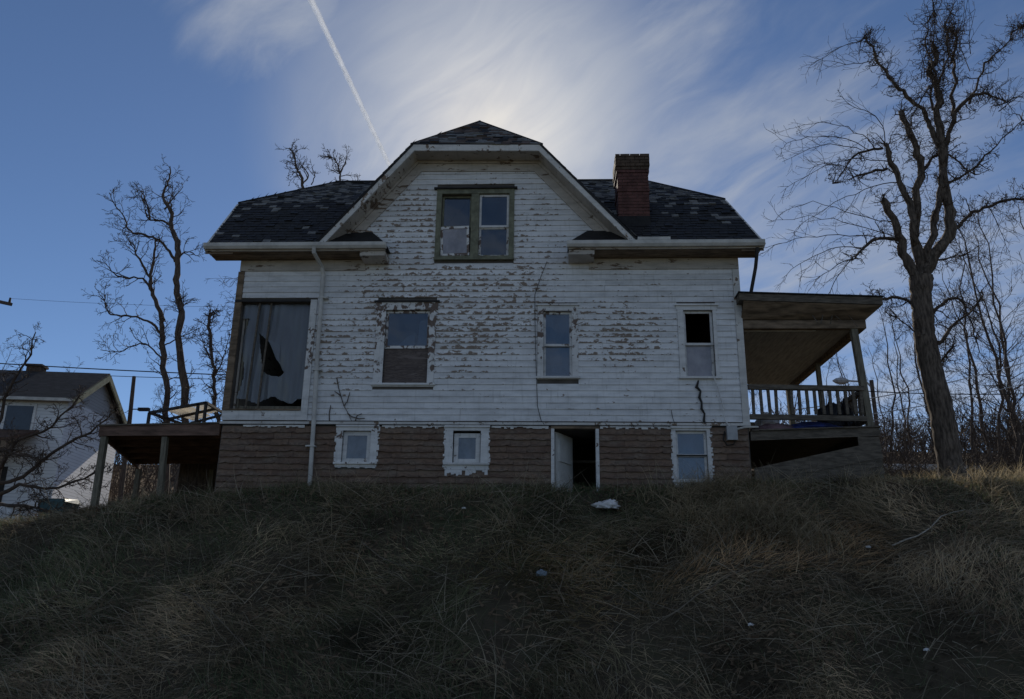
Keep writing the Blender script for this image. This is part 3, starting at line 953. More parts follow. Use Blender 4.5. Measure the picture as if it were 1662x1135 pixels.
def window(key, mid, upper, lower, casing='casing_paint', sashm='casing_paint', cap=None, label=None, head=0.0):
    x0, x1, z0, z1 = OPEN[key]; hx0, hx1, hz0, hz1 = HOLE[key]
    mb = MB()
    y0, y1 = -0.048, 0.0
    mb.box(x0, hx0, y0, y1, hz0, hz1)                     # side casings
    mb.box(hx1, x1, y0, y1, hz0, hz1)
    mb.box(x0 - head, x1 + head, y0 - 0.004, y1, hz1, z1 - 0.035)      # head casing
    mb.box(x0 - 0.0, x1 + 0.0, y0, y1, z0 - 0.0, hz0 - 0.035)
    # reveal
    mb.box(hx0 - 0.012, hx0, 0.001, 0.14, hz0, hz1); mb.box(hx1, hx1 + 0.012, 0.001, 0.14, hz0, hz1)
    w = mb.build('window', casing, house)
    if label: w['label'] = label
    rbox('drip_cap', cap or casing, w, x0 - head - 0.03, x1 + head + 0.03, -0.085, -0.001, z1 - 0.034, z1)
    rbox('sill', casing, w, x0 - 0.03, x1 + 0.03, -0.095, 0.05, hz0 - 0.035, hz0 + 0.002)
    if mid:
        sash(w, hx0 + 0.002, hx1 - 0.002, mid - 0.02, hz1 - 0.002, 0.03, upper, sashm)
        if lower:
            sash(w, hx0 + 0.002, hx1 - 0.002, hz0 + 0.004, mid + 0.022, 0.07, lower, sashm)
    return w

wA = window('A', 4.62, 'window_glass', None, cap='dark_iron', label='window with weathered plywood over its lower half', head=0.03)
rbox('plywood_panel', 'weathered_plywood', wA, -3.255, -2.385, 0.035, 0.05, 3.865, 4.605)
rbox('meeting_rail', 'casing_paint', wA, -3.256, -2.384, 0.012, 0.034, 4.59, 4.645)
# sheets standing in for the tree and roof reflection in the upper pane
mb = MB(); mb.prism([(-3.15, 0.25, 4.62), (-2.72, 0.25, 4.62), (-2.70, 0.25, 4.98), (-2.84, 0.25, 4.92)], (0, 0.02, 0))
mb.prism([(-2.66, 0.28, 4.62), (-2.42, 0.28, 4.62), (-2.42, 0.28, 5.3), (-2.62, 0.28, 5.25)], (0, 0.02, 0))
mb.build('mirrored_shapes', 'plastic_sheet', wA)
wB = window('B', 4.66, 'film_glass', 'film_glass', label='narrow window with hazy blue film in both sashes')
wC = window('C', 4.68, None, 'curtained_glass', label='narrow window with an open black top and pale lower pane', head=0.02)
wD = window('D', None, None, None, label='small square basement window in a ragged white surround')
sash(wD, -3.945, -3.405, 2.325, 2.925, 0.02, 'frosted_glass', w=0.08)
wE = window('E', None, None, None, label='small square basement window with flaking white paint below its sill')
sash(wE, -1.815, -1.315, 2.325, 2.90, 0.03, 'frosted_glass', w=0.085)
wG = window('G', 2.50, 'film_glass', 'film_glass', label='tall basement window with two blue filmed panes')
rbox('meeting_rail', 'dark_iron', wG, 2.362, 2.938, 0.018, 0.03, 2.485, 2.515)
# ragged white paint slopped round the basement windows
for wn, (x0, x1, z0, z1), dn in ((wD, OPEN['D'], 0.03), (wE, OPEN['E'], 0.13), (wG, OPEN['G'], 0.04)):
    mb = MB()
    for xs, sg in ((x0, -1), (x1, 1)):
        zz = z0
        while zz < z1 - 0.03:
            h = random.uniform(0.02, 0.06); e = random.uniform(0.005, 0.05)
            mb.box(min(xs, xs + sg * e), max(xs, xs + sg * e), -0.042, -0.036, zz, min(zz + h, z1 - 0.01))
            zz += h
    xx = x0
    while xx < x1:
        w = random.uniform(0.03, 0.08)
        mb.box(xx, min(x1, xx + w), -0.043, -0.037, z0 - random.uniform(0.005, dn), z0 - 0.001)
        xx += w
    mb.build('paint_slop', 'casing_paint', wn)
# attic window pair in green trim
wT = empty('window', (-1.53, 0, 6.45)); place(wT, house, (-1.53, 0, 6.45)); wT['label'] = 'paired attic window in green trim'
x0, x1, z0, z1 = OPEN['attic']; hx0, hx1, hz0, hz1 = HOLE['attic']
mb = MB()
mb.box(x0, hx0, -0.055, 0, hz0, hz1); mb.box(hx1, x1, -0.055, 0, hz0, hz1)
mb.box(x0, x1, -0.058, 0, hz1, z1 - 0.03); mb.box(-1.615, -1.455, -0.05, 0.13, hz0, hz1)
mb.box(x0, x1, -0.058, 0, z0 + 0.031, hz0 - 0.001)
mb.build('casing', 'green_trim', wT)
rbox('drip_cap', 'dark_iron', wT, x0 - 0.06, x1 + 0.06, -0.10, -0.001, z1 - 0.029, z1 + 0.004)
rbox('sill', 'green_trim', wT, x0 - 0.01, x1 + 0.01, -0.09, -0.001, z0 - 0.005, z0 + 0.03)
sash(wT, -2.23, -1.62, 7.22, 7.935, 0.06, 'window_glass', 'green_trim', w=0.035)
sash(wT, -2.22, -1.63, 6.545, 7.20, -0.02, 'curtained_glass', tilt=R(-2.2), w=0.05)
sash(wT, -1.45, -0.835, 7.19, 7.935, 0.0, 'window_glass', w=0.045)
sash(wT, -1.45, -0.835, 6.545, 7.21, 0.036, 'window_glass', w=0.045)

# ---- enclosed corner porch: torn plastic over studs
wP = empty('porch_opening', (-5.5, 0, 3.13)); place(wP, house, (-5.5, 0, 3.13)); wP['label'] = 'wide opening covered with torn plastic sheeting'
rbox('casing', 'casing_paint', wP, -4.80, -4.67, -0.05, -0.001, 3.13, 5.60)
rbox('casing', 'soffit_wood', wP, XL - 0.03, -6.22, -0.045, -0.001, 3.335, 5.60)
rbox('head_trim', 'dark_iron', wP, XL - 0.02, -4.80, -0.06, -0.001, 5.555, 5.605)
for i, zz in enumerate((3.13, 3.225)):
    rbox('apron_board', 'casing_paint', wP, XL - 0.02, -4.802, -0.045 + 0.008 * i, -0.001, zz, zz + 0.092)
rbox('sill', 'soffit_wood', wP, XL - 0.02, -4.802, -0.07, 0.08, 3.322, 3.345)
TEAR = [(-5.83, 4.93), (-5.52, 4.66), (-5.36, 4.32), (-5.24, 4.10), (-5.34, 4.02), (-5.55, 4.05), (-5.68, 4.14), (-5.74, 4.45)]
def inside(x, z, poly):
    c = False
    for (xa, za), (xb, zb) in zip(poly, poly[1:] + poly[:1]):
        if (za > z) != (zb > z) and x < (xb - xa) * (z - za) / (zb - za) + xa:
            c = not c
    return c
mb = MB()
nu, nv = 74, 110
vid = {}
for j in range(nv + 1):
    for i in range(nu + 1):
        x = -6.21 + 1.40 * i / nu; z = 3.36 + 2.18 * j / nv
        fold = 0.020 * math.sin(x * 17 + z * 1.3 + 1.5 * math.sin(z * 1.4)) + 0.012 * math.sin(x * 41 - z * 2.1)
        dt = math.hypot(x + 5.55, z - 4.45)
        y = 0.075 + fold * (0.4 + 0.6 * (5.5 - z) / 2.1) - 0.05 * math.exp(-dt * dt * 9) + 0.02 * mnoise.noise(Vector((x * 2, 0, z * 2)))
        vid[i, j] = len(mb.v); mb.v.append((x, y, z))
for j in range(nv):
    for i in range(nu):
        x = -6.21 + 1.40 * (i + 0.5) / nu; z = 3.36 + 2.18 * (j + 0.5) / nv
        low = 3.36 + 0.19 + 0.05 * math.sin(x * 9) + 0.06 * mnoise.noise(Vector((x * 6, 3, 0)))
        if inside(x, z, TEAR) or (z < low) or (x < -6.05 and z < 5.25 and x < -6.10 + 0.04 * math.sin(z * 5)):
            continue
        mb.f.append((vid[i, j], vid[i + 1, j], vid[i + 1, j + 1], vid[i, j + 1])); mb.m.append(0)
mb.build('plastic_sheet', 'plastic_sheet', wP, smooth=True)
mb = MB()      # flap of plastic hanging from the tear
mb.add([(-5.62, 0.03, 4.78), (-5.36, 0.035, 4.66), (-5.34, 0.0, 4.30), (-5.40, -0.01, 4.36), (-5.52, 0.01, 4.60)], [(0, 1, 2, 3, 4)])
mb.build('torn_flap', 'plastic_sheet', wP)
for xa, xb, yy, mt in ((-5.86, -5.92, 0.0, 'grey_wood'), (-5.62, -5.68, 0.0, 'grey_wood'), (-6.12, -6.12, 0.10, 'post_wood')):
    mb = MB(); mb.bar((xa, yy + 0.02, 5.55), (xb, yy + 0.02, 3.35), 0.035, 0.03, up=(0, 1, 0)); mb.build('stud', mt, wP)
mb = MB(); mb.box(-6.17, -4.82, 0.12, 0.17, 3.36, 3.44); mb.build('bottom_rail', 'post_wood', wP)

# ---- doorway with the door swung in
dw = empty('doorway', (0.48, 0, 1.6)); place(dw, house, (0.48, 0, 1.6))
rbox('jamb', 'casing_paint', dw, 0.03, 0.09, -0.05, 0.14, 1.55, 2.985)
rbox('jamb', 'casing_paint', dw, 0.87, 0.93, -0.05, 0.14, 1.55, 2.985)
rbox('head_jamb', 'soffit_wood', dw, 0.03, 0.93, -0.045, 0.14, 2.987, 3.034)
mb = MB(); mb.bar((0.11, 0.15, 2.26), (0.44, 0.80, 2.26), 0.04, 1.40); dr = mb.build('door', 'door_paint', dw)
dr['label'] = 'pale door swung inwards'
mb = MB(); mb.bar((0.17, 0.225, 2.62), (0.41, 0.70, 2.62), 0.055, 0.42); mb.bar((0.17, 0.225, 1.98), (0.41, 0.70, 1.98), 0.055, 0.48)
mb.build('door_panels', 'door_paint', dw)
rbox('inner_rail', 'grey_wood', dw, 0.3, 1.4, 1.3, 1.36, 2.55, 2.60)

# ---- electric meter, conduit and cables on the wall
mt = empty('electric_meter', (3.39, -0.05, 2.76), 'small grey electric meter box under the right corner of the siding', 'meter')
rbox('meter_box', 'meter_metal', mt, 3.30, 3.49, -0.15, -0.036, 2.77, 3.03)
mb = MB(); mb.tube([(3.27, -0.06, 2.95), (3.24, -0.07, 2.78), (3.30, -0.07, 2.68), (3.42, -0.07, 2.70), (3.46, -0.07, 2.768)], 0.012, 6); mb.build('conduit', 'dark_iron', mt)
mb = MB(); mb.tube([(3.10, -0.075, 4.10), (3.20, -0.08, 3.75), (3.27, -0.08, 3.4), (3.29, -0.08, 3.15), (3.36, -0.09, 3.03)], 0.012, 6); mb.build('service_cable', 'casing_paint', mt)
mb = MB(); mb.tube([(3.50, -0.1, 2.98), (3.62, -0.12, 3.01), (3.72, -0.1, 3.02), (3.9, -0.05, 3.03)], 0.02, 6); mb.build('service_cable', 'gutter_metal', mt)
mb = MB(); mb.tube([(-0.05, -0.05, 6.4), (-0.17, -0.045, 6.08), (-0.29, -0.045, 5.69), (-0.285, -0.06, 5.2), (-0.275, -0.06, 4.66), (-0.23, -0.045, 3.42), (-0.16, -0.05, 3.14), (-0.10, -0.07, 3.06)], 0.006, 5)
tag(mb.build('cable', 'black_wire'), 'thin black cable running down the siding beside the middle window', 'cable')
mb = MB()
for pts in ([(-4.15, 3.97), (-4.09, 3.78), (-4.04, 3.6), (-3.97, 3.41), (-3.88, 3.27), (-3.79, 3.11)], [(-3.97, 3.41), (-3.90, 3.5), (-3.86, 3.68)], [(-3.88, 3.27), (-3.80, 3.2), (-3.66, 3.16), (-3.55, 3.17)],
            [(-4.22, 3.10), (-4.25, 3.25), (-4.22, 3.42)], [(-4.04, 3.6), (-4.10, 3.66), (-4.16, 3.7)], [(-3.72, 3.12), (-3.70, 3.22), (-3.60, 3.26)]):
    mb.tube([(x + random.uniform(-.01, .01), -0.05, z) for x, z in pts], [0.011 - 0.0012 * i for i in range(len(pts))], 5)
tag(mb.build('dead_vine', 'twig_bark'), 'thin dead vine climbing the siding above the left basement window', 'vine')
mb = MB()
pts = [(2.84, 3.93), (2.80, 3.80), (2.87, 3.72), (2.84, 3.6), (2.88, 3.5), (2.87, 3.38), (2.92, 3.28), (2.90, 3.15), (2.93, 3.06)]
mb.tube([(x, -0.05, z) for x, z in pts], [0.014, 0.034, 0.020, 0.028, 0.018, 0.026, 0.018, 0.026, 0.015], 6)
mb.tube([(2.30, -0.05, 3.35), (2.32, -0.05, 3.2), (2.36, -0.06, 3.06)], 0.006, 5)
tag(mb.build('dead_vine', 'dark_iron'), 'thick dark dead vine stem hanging below the right hand window', 'vine')

# ------------------------------------------------------------------ right porch
po = empty('side_porch', (4.9, 2.0, 1.9), 'sagging grey wooden porch with railing on the right side of the house', 'porch')
# floor: joist beam and boards
mb = MB(); mb.hexa([(3.76, -0.02, 2.78), (6.14, -0.02, 2.88), (6.14, 0.04, 2.88), (3.76, 0.04, 2.78)], [(3.76, -0.02, 2.955), (6.14, -0.02, 3.04), (6.14, 0.04, 3.04), (3.76, 0.04, 2.955)])
mb.build('front_beam', 'grey_wood', po)
x = 3.78
while x < 6.1:
    zz = 2.96 + (x - 3.78) * 0.036
    rbox('floor_board', 'grey_wood', po, x, x + 0.135, -0.06, 5.0, zz, zz + 0.025)
    x += 0.14
rbox('side_beam', 'grey_wood', po, 6.08, 6.139, 0.05, 5.0, 2.80, 3.03)
# posts
def post(x0, x1, y, z0, z1, w=0.12):
    mb = MB(); mb.bar((x0, y, z0), (x1, y, z1), w, w, up=(0, 1, 0)); return mb.build('post', 'post_wood', po)
post(6.0, 5.90, 0.06, 3.065, 5.0)
post(6.0, 5.96, 4.7, 3.06, 5.0)
post(6.0, 5.98, 2.5, 3.06, 5.0, 0.09)
post(3.83, 3.83, 4.9, 2.9, 5.1)
# railings
def railing(a, b, zt, zb, n, zt2=None):
    a = Vector(a); b = Vector(b)
    rl = MB(); rl.bar(a + Vector((0, 0, zt)), b + Vector((0, 0, zt2 or zt)), 0.10, 0.09)
    rr = rl.build('rail', 'grey_wood', po)
    rl = MB(); rl.bar(a + Vector((0, 0, zb)), b + Vector((0, 0, zb - 0.03)), 0.06, 0.10); rl.build('rail', 'grey_wood', po)
    for i in range(n):
        t = (i + 0.6) / n
        if random.random() < 0.06: continue
        p = a.lerp(b, t)
        mb = MB(); mb.bar(p + Vector((random.uniform(-.012, .012), 0, zb + 0.05)), p + Vector((0, 0, zt - 0.045)), 0.052, 0.045, up=(0, 1, 0))
        mb.build('baluster', 'grey_wood', po)
railing((3.78, 0.02, 0), (5.94, 0.02, 0), 3.82, 3.24, 15, 3.79)
railing((6.02, 0.15, 0), (6.02, 4.6, 0), 3.80, 3.24, 22)
railing((3.9, 4.75, 0), (5.94, 4.75, 0), 3.82, 3.24, 13)
# roof: rafters hidden, ceiling boards, beams, fascia, tar deck
x = 3.74
while x < 6.02:
    rbox('ceiling_board', 'ceiling_wood', po, x, x + 0.117, 0.12, 4.85, 5.14 - (x - 3.74) * 0.02, 5.16 - (x - 3.74) * 0.02)
    x += 0.12
rbox('outer_beam', 'soffit_wood', po, 6.0, 6.12, -0.02, 4.95, 4.985, 5.16)
rbox('front_beam', 'soffit_wood', po, 3.74, 6.0, -0.02, 0.11, 4.985, 5.15)
rbox('ceiling_trim', 'cornice_paint', po, 3.76, 5.2, 0.115, 0.14, 4.97, 5.04)
mb = MB(); mb.hexa([(3.66, -0.33, 5.46), (6.36, -0.33, 5.36), (6.36, 5.2, 5.36), (3.74, 5.2, 5.46)], [(3.66, -0.33, 5.60), (6.36, -0.33, 5.505), (6.36, 5.2, 5.505), (3.74, 5.2, 5.66)])
mb.build('roof_deck', 'grey_wood', po)
mb = MB(); mb.hexa([(3.64, -0.36, 5.605), (6.38, -0.36, 5.51), (6.38, 5.22, 5.51), (3.74, 5.22, 5.665)], [(3.64, -0.36, 5.63), (6.38, -0.36, 5.53), (6.38, 5.22, 5.53), (3.74, 5.22, 5.69)])
mb.build('roof_felt', 'tar', po)
# underside of the overhang, rotten
mb = MB(); mb.hexa([(3.74, -0.30, 5.44), (6.34, -0.30, 5.34), (6.12, -0.021, 5.16), (3.74, -0.021, 5.165)], [(3.74, -0.30, 5.455), (6.34, -0.30, 5.355), (6.12, -0.021, 5.18), (3.74, -0.021, 5.185)])
mb.build('front_soffit', 'soffit_wood', po)
mb = MB(); mb.hexa([(6.34, -0.30, 5.34), (6.34, 5.1, 5.34), (6.122, 5.1, 5.16), (6.122, -0.021, 5.16)], [(6.34, -0.30, 5.355), (6.34, 5.1, 5.355), (6.122, 5.1, 5.18), (6.122, -0.021, 5.18)])
mb.build('side_soffit', 'soffit_wood', po)
rbox('gap_board', 'dark_iron', po, 3.75, 6.1, -0.06, -0.03, 5.20, 5.33)
rbox('paint_patch', 'cornice_paint', po, 4.25, 4.95, -0.075, -0.061, 5.21, 5.30)
for k in range(5):     # hanging strips of lath
    xx = random.uniform(5.0, 6.2); zz = 5.2 + random.uniform(-0.05, 0.1)
    mb = MB(); mb.bar((xx, -0.1, zz), (xx + random.uniform(-0.15, 0.18), -0.12 - random.uniform(0, 0.1), zz - random.uniform(0.1, 0.3)), 0.02, 0.008)
    mb.build('loose_lath', 'grey_wood', po)
rbox('vent_stub', 'dark_iron', po, 4.96, 5.02, 0.2, 0.26, 5.6, 5.78)
# skirt boards slipped down under the floor
for i in range(4):
    zl, zr = 2.18 - i * 0.115, 2.70 - i * 0.155
    mb = MB(); mb.bar((3.79, -0.02 - 0.012 * (i % 2), zl), (6.12, -0.02 - 0.012 * (i % 2), zr), 0.025, 0.165 - 0.01 * i, up=(0, 0, 1)); mb.build('skirt_board', 'grey_wood', po)
rbox('skirt_board', 'grey_wood', po, 5.72, 6.10, -0.025, 0.0, 2.70, 2.86)
mb = MB(); mb.bar((6.08, 0.05, 1.75), (6.05, 0.05, 2.79), 0.11, 0.11, up=(0, 1, 0)); mb.build('pier', 'post_wood', po)
mb = MB(); mb.bar((3.95, 0.0, 2.25), (4.25, -0.25, 1.85), 0.05, 0.03); mb.build('fallen_lath', 'grey_wood', po)
rbox('rear_skirt', 'soffit_wood', po, 3.76, 6.1, 4.9, 4.95, 1.8, 2.95)
x = 3.80
while x < 5.25:
    rbox('end_panel_board', 'grey_wood', po, x, x + 0.14, 4.86, 4.89, 3.06, 4.15 + random.uniform(-0.05, 0.05))
    x += 0.146
# ---- things left on the porch
def lump(name, mats, loc, size, seed, label, cat, squash=0.7, group=None, fr=1.6, amp=0.35):
    import bmesh
    bm = bmesh.new()
    bmesh.ops.create_icosphere(bm, subdivisions=4, radius=1.0)
    for v in bm.verts:
        p = v.co.copy()
        nz = mnoise.fractal(p * fr + Vector((seed * 7.3, 0, 0)), 0.9, 2.1, 4)
        crease = abs(mnoise.noise(p * fr * 2.3 + Vector((0, seed * 3.1, 0))))
        f = 1 + amp * nz - amp * 0.5 * crease
        v.co = Vector((p.x * size[0] * f, p.y * size[1] * f, max(-0.35, p.z) * size[2] * f))
    zmin = min(v.co.z for v in bm.verts)
    for v in bm.verts: v.co.z -= zmin
    me = bpy.data.meshes.new(name); bm.to_mesh(me); bm.free()
    me.polygons.foreach_set('use_smooth', [True] * len(me.polygons))
    return tag(link(name, me, mats, None, loc), label, cat, group)
lump('plastic_bag', 'white_plastic', (4.20, 0.45, 3.02), (0.20, 0.16, 0.26), 1, 'pale plastic bag slumped behind the porch balusters near the house', 'bag')
lump('tarpaulin', 'blue_tarp', (5.0, 0.35, 3.03), (0.50, 0.25, 0.13), 2, 'dark blue tarpaulin heaped on the porch floor', 'tarpaulin')
lump('trash_bag', 'black_bag', (5.48, 0.65, 3.04), (0.22, 0.2, 0.42), 3, 'black trash bag left of the porch corner post', 'bag')
lump('trash_bag', 'black_bag', (5.82, 0.75, 3.04), (0.14, 0.2, 0.46), 4, 'black trash bag standing against the porch corner post', 'bag')
lump('blanket', 'faded_cloth', (4.25, 0.22, 3.0), (0.42, 0.16, 0.10), 5, 'faded dark pink blanket crumpled under the porch railing', 'blanket')

# ------------------------------------------------------------------ left deck and canopy frame
dk = empty('deck', (-7.7, 2.0, 1.5), 'low dark wooden deck on posts attached left of the house', 'deck')
mb = MB(); mb.hexa([(-8.75, -0.02, 2.81), (-6.37, -0.02, 2.83), (-6.37, 0.04, 2.83), (-8.75, 0.04, 2.81)], [(-8.75, -0.02, 3.0), (-6.37, -0.02, 3.06), (-6.37, 0.04, 3.06), (-8.75, 0.04, 3.0)])
mb.build('front_beam', 'rust_beam', dk)
mb = MB(); mb.bar((-8.73, 0.04, 2.905), (-10.2, 4.5, 2.905), 0.05, 0.19); mb.build('side_beam', 'rust_beam', dk)
n = 30
for i in range(n):
    y0 = -0.05 + 4.55 * i / n; y1 = y0 + 4.55 / n - 0.008
    xa0 = -8.78 - 1.47 * max(0, y0) / 4.5; xa1 = -8.78 - 1.47 * max(0, y1) / 4.5
    mb = MB(); mb.hexa([(xa0, y0, 3.002), (-6.37, y0, 3.062), (-6.37, y1, 3.062), (xa1, y1, 3.002)], [(xa0, y0, 3.028), (-6.37, y0, 3.088), (-6.37, y1, 3.088), (xa1, y1, 3.028)])
    mb.build('deck_board', 'grey_wood', dk)
for (xa, ya, xb, yb, w) in ((-8.66, 0.06, -8.64, 0.06, 0.11), (-7.45, 0.06, -7.39, 0.06, 0.10), (-10.15, 4.4, -10.15, 4.4, 0.11), (-8.3, 4.4, -8.3, 4.4, 0.1)):
    zb = float(H(xb, yb)) - 0.1
    mb = MB(); mb.bar((xb, yb, zb), (xa, ya, 2.805), w, w, up=(0, 1, 0)); mb.build('post', 'post_wood', dk)
for i in range(12):
    x = -9.15 + i * 0.232
    rbox('back_board', 'wood_bark', dk, x, x + 0.222, 4.45, 4.475, 1.6, 2.99)
for i in range(5):
    mb = MB(); y = 0.6 + i * 0.8
    mb.bar((-8.85 - y * 0.3, y, 2.92), (-6.38, y, 2.96), 0.04, 0.15); mb.build('joist', 'rust_beam', dk)

cf = empty('canopy_frame', (-7.6, 1.5, 3.05), 'tilted black metal frame with yellowed translucent panels on the left deck', 'canopy')
cA, cB, cC, cD = Vector((-7.99, 0.35, 3.35)), Vector((-6.86, 0.35, 3.56)), Vector((-7.27, 2.3, 3.75)), Vector((-8.15, 2.3, 3.50))
for a, b in ((cA, cB), (cB, cC), (cC, cD), (cD, cA), (cA.lerp(cD, 0.5), cB.lerp(cC, 0.5))):
    mb = MB(); mb.bar(a, b, 0.05, 0.05); mb.build('rail', 'dark_iron', cf)
for p in (cA, cB, cC, cD, cA.lerp(cB, 0.86)):
    mb = MB(); mb.bar((p.x, p.y, 3.06), tuple(p), 0.05, 0.05, up=(0, 1, 0)); mb.build('leg', 'dark_iron', cf)
for t0, t1 in ((0.22, 0.42), (0.44, 0.66), (0.68, 0.97)):
    mb = MB()
    a0, a1 = cA.lerp(cB, t0), cA.lerp(cB, t1); d0, d1 = cD.lerp(cC, t0), cD.lerp(cC, t1)
    nn = 10; dz = Vector((0, 0, 0.03))
    vs = []
    for i in range(nn + 1):
        for e in (0.04, 0.8 if t0 > 0.5 else 0.96):
            p = a0.lerp(a1, i / nn).lerp(d0.lerp(d1, i / nn), e) + dz + Vector((0, 0, 0.012 * (-1) ** i))
            vs.append(tuple(p))
    mb.add(vs, [(2 * i, 2 * i + 1, 2 * i + 3, 2 * i + 2) for i in range(nn)])
    mb.build('panel', 'fibreglass', cf)

# ------------------------------------------------------------------ neighbouring house
TH = R(7.5)
nb_loc = Vector((-19.1, 15.25, 2.3))
nb = empty('neighbour_house', tuple(nb_loc), 'small white two storey house with a dark gabled roof beyond the deck', 'house')
ex = Vector((-math.cos(TH), -math.sin(TH), 0)); ey = Vector((-math.sin(TH), math.cos(TH), 0))
def nbp(a, b, c):      # a along the eaves (to the left), b along the gable (away), c up
    return tuple(nb_loc + ex * a + ey * b + Vector((0, 0, c)))

NE, NP, NW, NL = 4.88, 6.50, 5.3, 9.0     # eaves, peak, gable width, length
mb = MB()
mb.hexa([nbp(0, 0, -1), nbp(NL, 0, -1), nbp(NL, NW, -1), nbp(0, NW, -1)], [nbp(0, 0, NE), nbp(NL, 0, NE), nbp(NL, NW, NE), nbp(0, NW, NE)])
mb.add([nbp(0, 0, NE), nbp(0, NW, NE), nbp(0, NW / 2, NP)], [(0, 1, 2), (2, 1, 0)])
mb.build('wall', 'far_siding', nb)
for sg, name in ((0, 'roof'), (1, 'roof')):
    b0 = -0.3 if sg == 0 else NW + 0.3
    zz = NE - 0.3 * (NP - NE) / (NW / 2)
    mb = MB()
    mb.prism([nbp(-0.3, b0, zz), nbp(NL + 0.3, b0, zz), nbp(NL + 0.3, NW / 2, NP), nbp(-0.3, NW / 2, NP)], (0, 0, 0.12))
    mb.build(name, 'far_roof', nb)
    mb = MB(); mb.bar(nbp(-0.32, b0, zz - 0.08), nbp(-0.32, NW / 2, NP - 0.08), 0.06, 0.24); mb.build('rake_board', 'olive_trim', nb)
mb = MB(); mb.bar(nbp(-0.3, -0.36, NE - 0.14), nbp(NL, -0.36, NE - 0.14), 0.10, 0.12); mb.build('gutter', 'gutter_metal', nb)
mb = MB(); mb.hexa([nbp(2.6, 2.6, 5.5), nbp(3.2, 2.6, 5.5), nbp(3.2, 3.1, 5.5), nbp(2.6, 3.1, 5.5)], [nbp(2.6, 2.6, 6.82), nbp(3.2, 2.6, 6.82), nbp(3.2, 3.1, 6.82), nbp(2.6, 3.1, 6.82)])
mb.hexa([nbp(2.54, 2.54, 6.82), nbp(3.26, 2.54, 6.82), nbp(3.26, 3.16, 6.82), nbp(2.54, 3.16, 6.82)], [nbp(2.54, 2.54, 6.92), nbp(3.26, 2.54, 6.92), nbp(3.26, 3.16, 6.92), nbp(2.54, 3.16, 6.92)])
mb.build('chimney', 'brick_mossy', nb)
for a in (1.25, 4.6):
    mb = MB(); mb.hexa([nbp(a - 0.1, -0.05, 3.35), nbp(a + 1.1, -0.05, 3.35), nbp(a + 1.1, 0.02, 3.35), nbp(a - 0.1, 0.02, 3.35)], [nbp(a - 0.1, -0.05, 4.6), nbp(a + 1.1, -0.05, 4.6), nbp(a + 1.1, 0.02, 4.6), nbp(a - 0.1, 0.02, 4.6)])
    w = mb.build('window', 'casing_paint', nb)
    mb = MB(); mb.hexa([nbp(a, -0.06, 3.45), nbp(a + 1.0, -0.06, 3.45), nbp(a + 1.0, -0.02, 3.45), nbp(a, -0.02, 3.45)], [nbp(a, -0.06, 4.5), nbp(a + 1.0, -0.06, 4.5), nbp(a + 1.0, -0.02, 4.5), nbp(a, -0.02, 4.5)])
    mb.build('pane', 'far_glass', w)
mb = MB(); mb.prism([nbp(0.9, 0, 3.45), nbp(7.5, 0, 3.45), nbp(7.5, -2.2, 2.75), nbp(0.9, -2.2, 2.75)], (0, 0, 0.12)); mb.build('porch_roof', 'brown_roof', nb)
mb = MB(); mb.hexa([nbp(0.9, -2.2, 2.45), nbp(7.5, -2.2, 2.45), nbp(7.5, -2.1, 2.45), nbp(0.9, -2.1, 2.45)], [nbp(0.9, -2.2, 2.75), nbp(7.5, -2.2, 2.75), nbp(7.5, -2.1, 2.75), nbp(0.9, -2.1, 2.75)]); mb.build('porch_beam', 'soffit_wood', nb)
for a in (1.0, 4.2, 7.3):
    mb = MB(); mb.bar(nbp(a, -2.1, -0.6), nbp(a, -2.1, 2.5), 0.12, 0.12, up=(0, 1, 0)); mb.build('porch_post', 'soffit_wood', nb)
mb = MB(); mb.hexa([nbp(1.8, -0.04, 0.0), nbp(2.8, -0.04, 0.0), nbp(2.8, 0.02, 0.0), nbp(1.8, 0.02, 0.0)], [nbp(1.8, -0.04, 2.1), nbp(2.8, -0.04, 2.1), nbp(2.8, 0.02, 2.1), nbp(1.8, 0.02, 2.1)]); mb.build('door', 'dark_iron', nb)

# pale sheet of board and bin in the gap at the left
bx, by = -11.9, 2.6
bz = float(H(bx, by))
mb = MB(); m4 = Matrix.Translation((bx, by, bz - 0.05)) @ Matrix.Rotation(R(12), 4, 'Z') @ Matrix.Rotation(R(-14), 4, 'X')
mb.box(-0.45, 0.40, 0, 0.03, 0, 0.72, 0, m4); mb.box(-0.45, -0.40, -0.012, 0.0, 0.02, 0.70, 0, m4)
tag(mb.build('board_sheet', 'white_plastic'), 'pale weathered sheet leaning below the neighbouring house', 'sheet')
bn = empty('refuse_bin', (-11.25, 3.1, float(H(-11.25, 3.1))), 'dark teal bin beside the pale leaning sheet', 'bin')
b0 = float(H(-11.25, 3.1))
mb = MB(); mb.hexa([(-11.5, 2.9, b0), (-11.0, 2.9, b0), (-11.0, 3.4, b0), (-11.5, 3.4, b0)], [(-11.55, 2.85, b0 + 0.72), (-10.95, 2.85, b0 + 0.72), (-10.95, 3.45, b0 + 0.72), (-11.55, 3.45, b0 + 0.72)]); mb.build('bin_body', 'bin_plastic', bn)
mb = MB(); mb.hexa([(-11.58, 2.82, b0 + 0.722), (-10.92, 2.82, b0 + 0.722), (-10.92, 3.48, b0 + 0.722), (-11.58, 3.48, b0 + 0.722)], [(-11.52, 2.88, b0 + 0.80), (-10.98, 2.88, b0 + 0.80), (-10.98, 3.42, b0 + 0.83), (-11.52, 3.42, b0 + 0.83)]); mb.build('lid', 'bin_plastic', bn)
